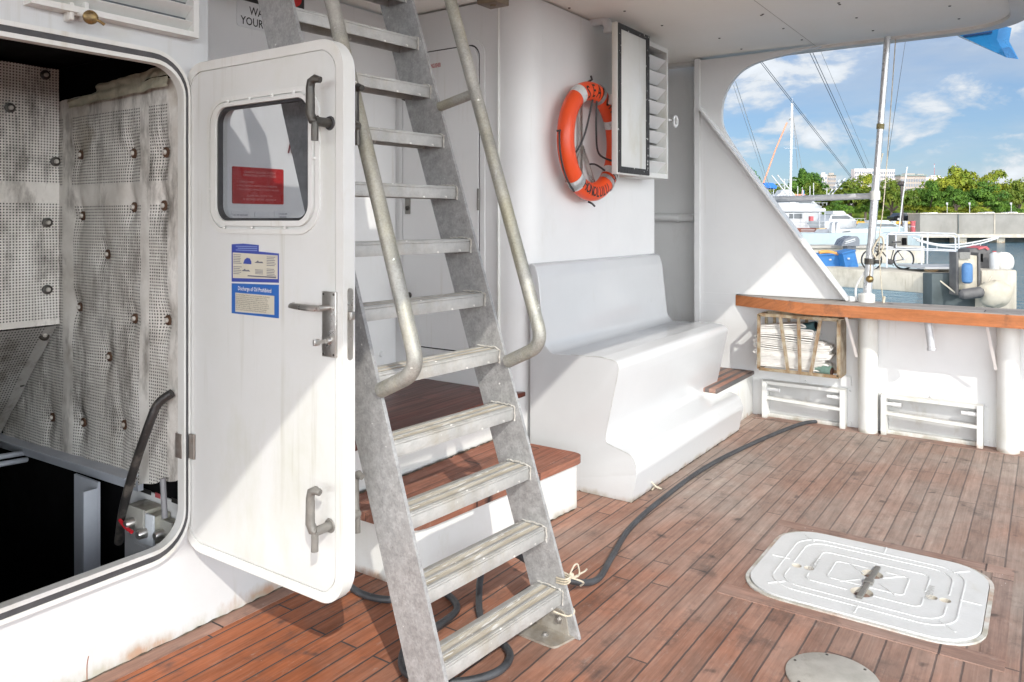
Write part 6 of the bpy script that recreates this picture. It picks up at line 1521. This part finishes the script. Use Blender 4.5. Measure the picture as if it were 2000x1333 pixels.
TR = [('mid', 1465, 430, 326, 150, 80, 'bright green tree peeping past the orange pole'),
      ('mid2', 1565, 430, 328, 160, 110, 'tall bright green tree behind the white mast'),
      ('broad', 1520, 432, 358, 122, 90, 'dark low tree at the foot of the white mast'),
      ('broad2', 1592, 432, 352, 124, 110, 'broad dark tree left of the striped outriggers'),
      ('broad', 1660, 434, 346, 120, 120, 'broad dark crowned tree behind the metal pole'),
      ('mid', 1640, 434, 390, 116, 60, 'low bright tree beneath the broad dark crowns'),
      ('broad2', 1742, 434, 345, 116, 100, 'dark flat crowned tree with a pale trunk behind the street lamp'),
      ('mid2', 1700, 432, 388, 118, 60, 'small mid green tree right of the metal pole'),
      ('bright2', 1690, 432, 338, 165, 90, 'yellowish tree far behind the metal pole'),
      ('mid', 1815, 432, 350, 118, 80, 'mid green tree over the left end of the sea wall'),
      ('bright', 1868, 432, 322, 140, 120, 'tallest yellow green tree over the sea wall'),
      ('mid2', 1855, 432, 362, 117, 90, 'mid green tree in front of the tallest yellow one'),
      ('bright2', 1942, 432, 330, 142, 100, 'yellow green tree right of the tallest one'),
      ('mid', 1920, 432, 352, 118, 100, 'dark mid green tree over the middle of the sea wall'),
      ('broad2', 1990, 432, 346, 124, 100, 'dark tree at the right edge of the view'),
      ('bright', 2060, 432, 335, 135, 110, 'yellow green tree past the right edge of the view'),
      ('mid2', 2130, 432, 345, 125, 110, 'mid green tree further along past the view edge'),
      ('bright2', 1790, 434, 385, 119, 60, 'low bright bushy tree behind the black car'),
      ('bright', 1840, 434, 396, 116, 60, 'low yellow bushy tree behind the left end of the sea wall'),
      ('bright2', 1905, 434, 394, 116, 60, 'low yellow bushy tree behind the middle of the sea wall'),
      ('mid2', 1965, 434, 392, 116, 70, 'low mid green bushy tree near the right edge')]
for a in TR: tree(*a)
b = MB(); Db = 175.
b.sheet(160, 14, lambda u, v: RV * (-60 + 230 * u) + FV * (Db + 6 * v + 4 * mnoise.noise(Vector((u * 60, v * 6, 1)))) + UV * (.9 + v * (5.2 + 2.6 * mnoise.noise(Vector((u * 26, 0, 7))) + 1.2 * mnoise.noise(Vector((u * 90, 0, 2))))))
o = b.build('distant_foliage', LEAF_A, None, 180); tag(o, 'dense dark foliage massed behind the separate trees', 'foliage', None, 'stuff')
# ---- blue fin under the roof corner
t_ = thing('blue_fin', 'bright blue wedge shaped bracket under the outer roof corner', 'bracket', onX(1930, 60, 6.0))
px = [onX(1866, 66, 6.0), onX(1952, 50, 6.0), onX(1947, 77, 6.0), onX(1966, 113, 6.0)]
b = MB(); off = Vector((.16, -.22, .05))
A = [b.bm.verts.new(p) for p in px]; B = [b.bm.verts.new(p + Vector((.22, -.06 if i_ else .0, .02))) for i_, p in enumerate(px)]
b.bm.faces.new(A); b.bm.faces.new(B[::-1])
for i in range(4): b.bm.faces.new((A[i], A[(i + 1) % 4], B[(i + 1) % 4], B[i]))
b.build('fin', BLUEPLA, t_)
b = MB(); b.bar(onX(1882, 71, 5.995), onX(1938, 63, 5.995), .006, .012); b.build('slot', surf('blue_shadow', (.01, .05, .16), None, .5, bmp=None), t_)
b = MB(); q = onX(2003, 30, 6.0); b.box((5.83, .0, 2.60), (6.05, .085, 2.70), .01)
tag(b.build('roof_moulding', BLUEPLA), 'bright blue moulding on the outer roof corner', 'moulding')
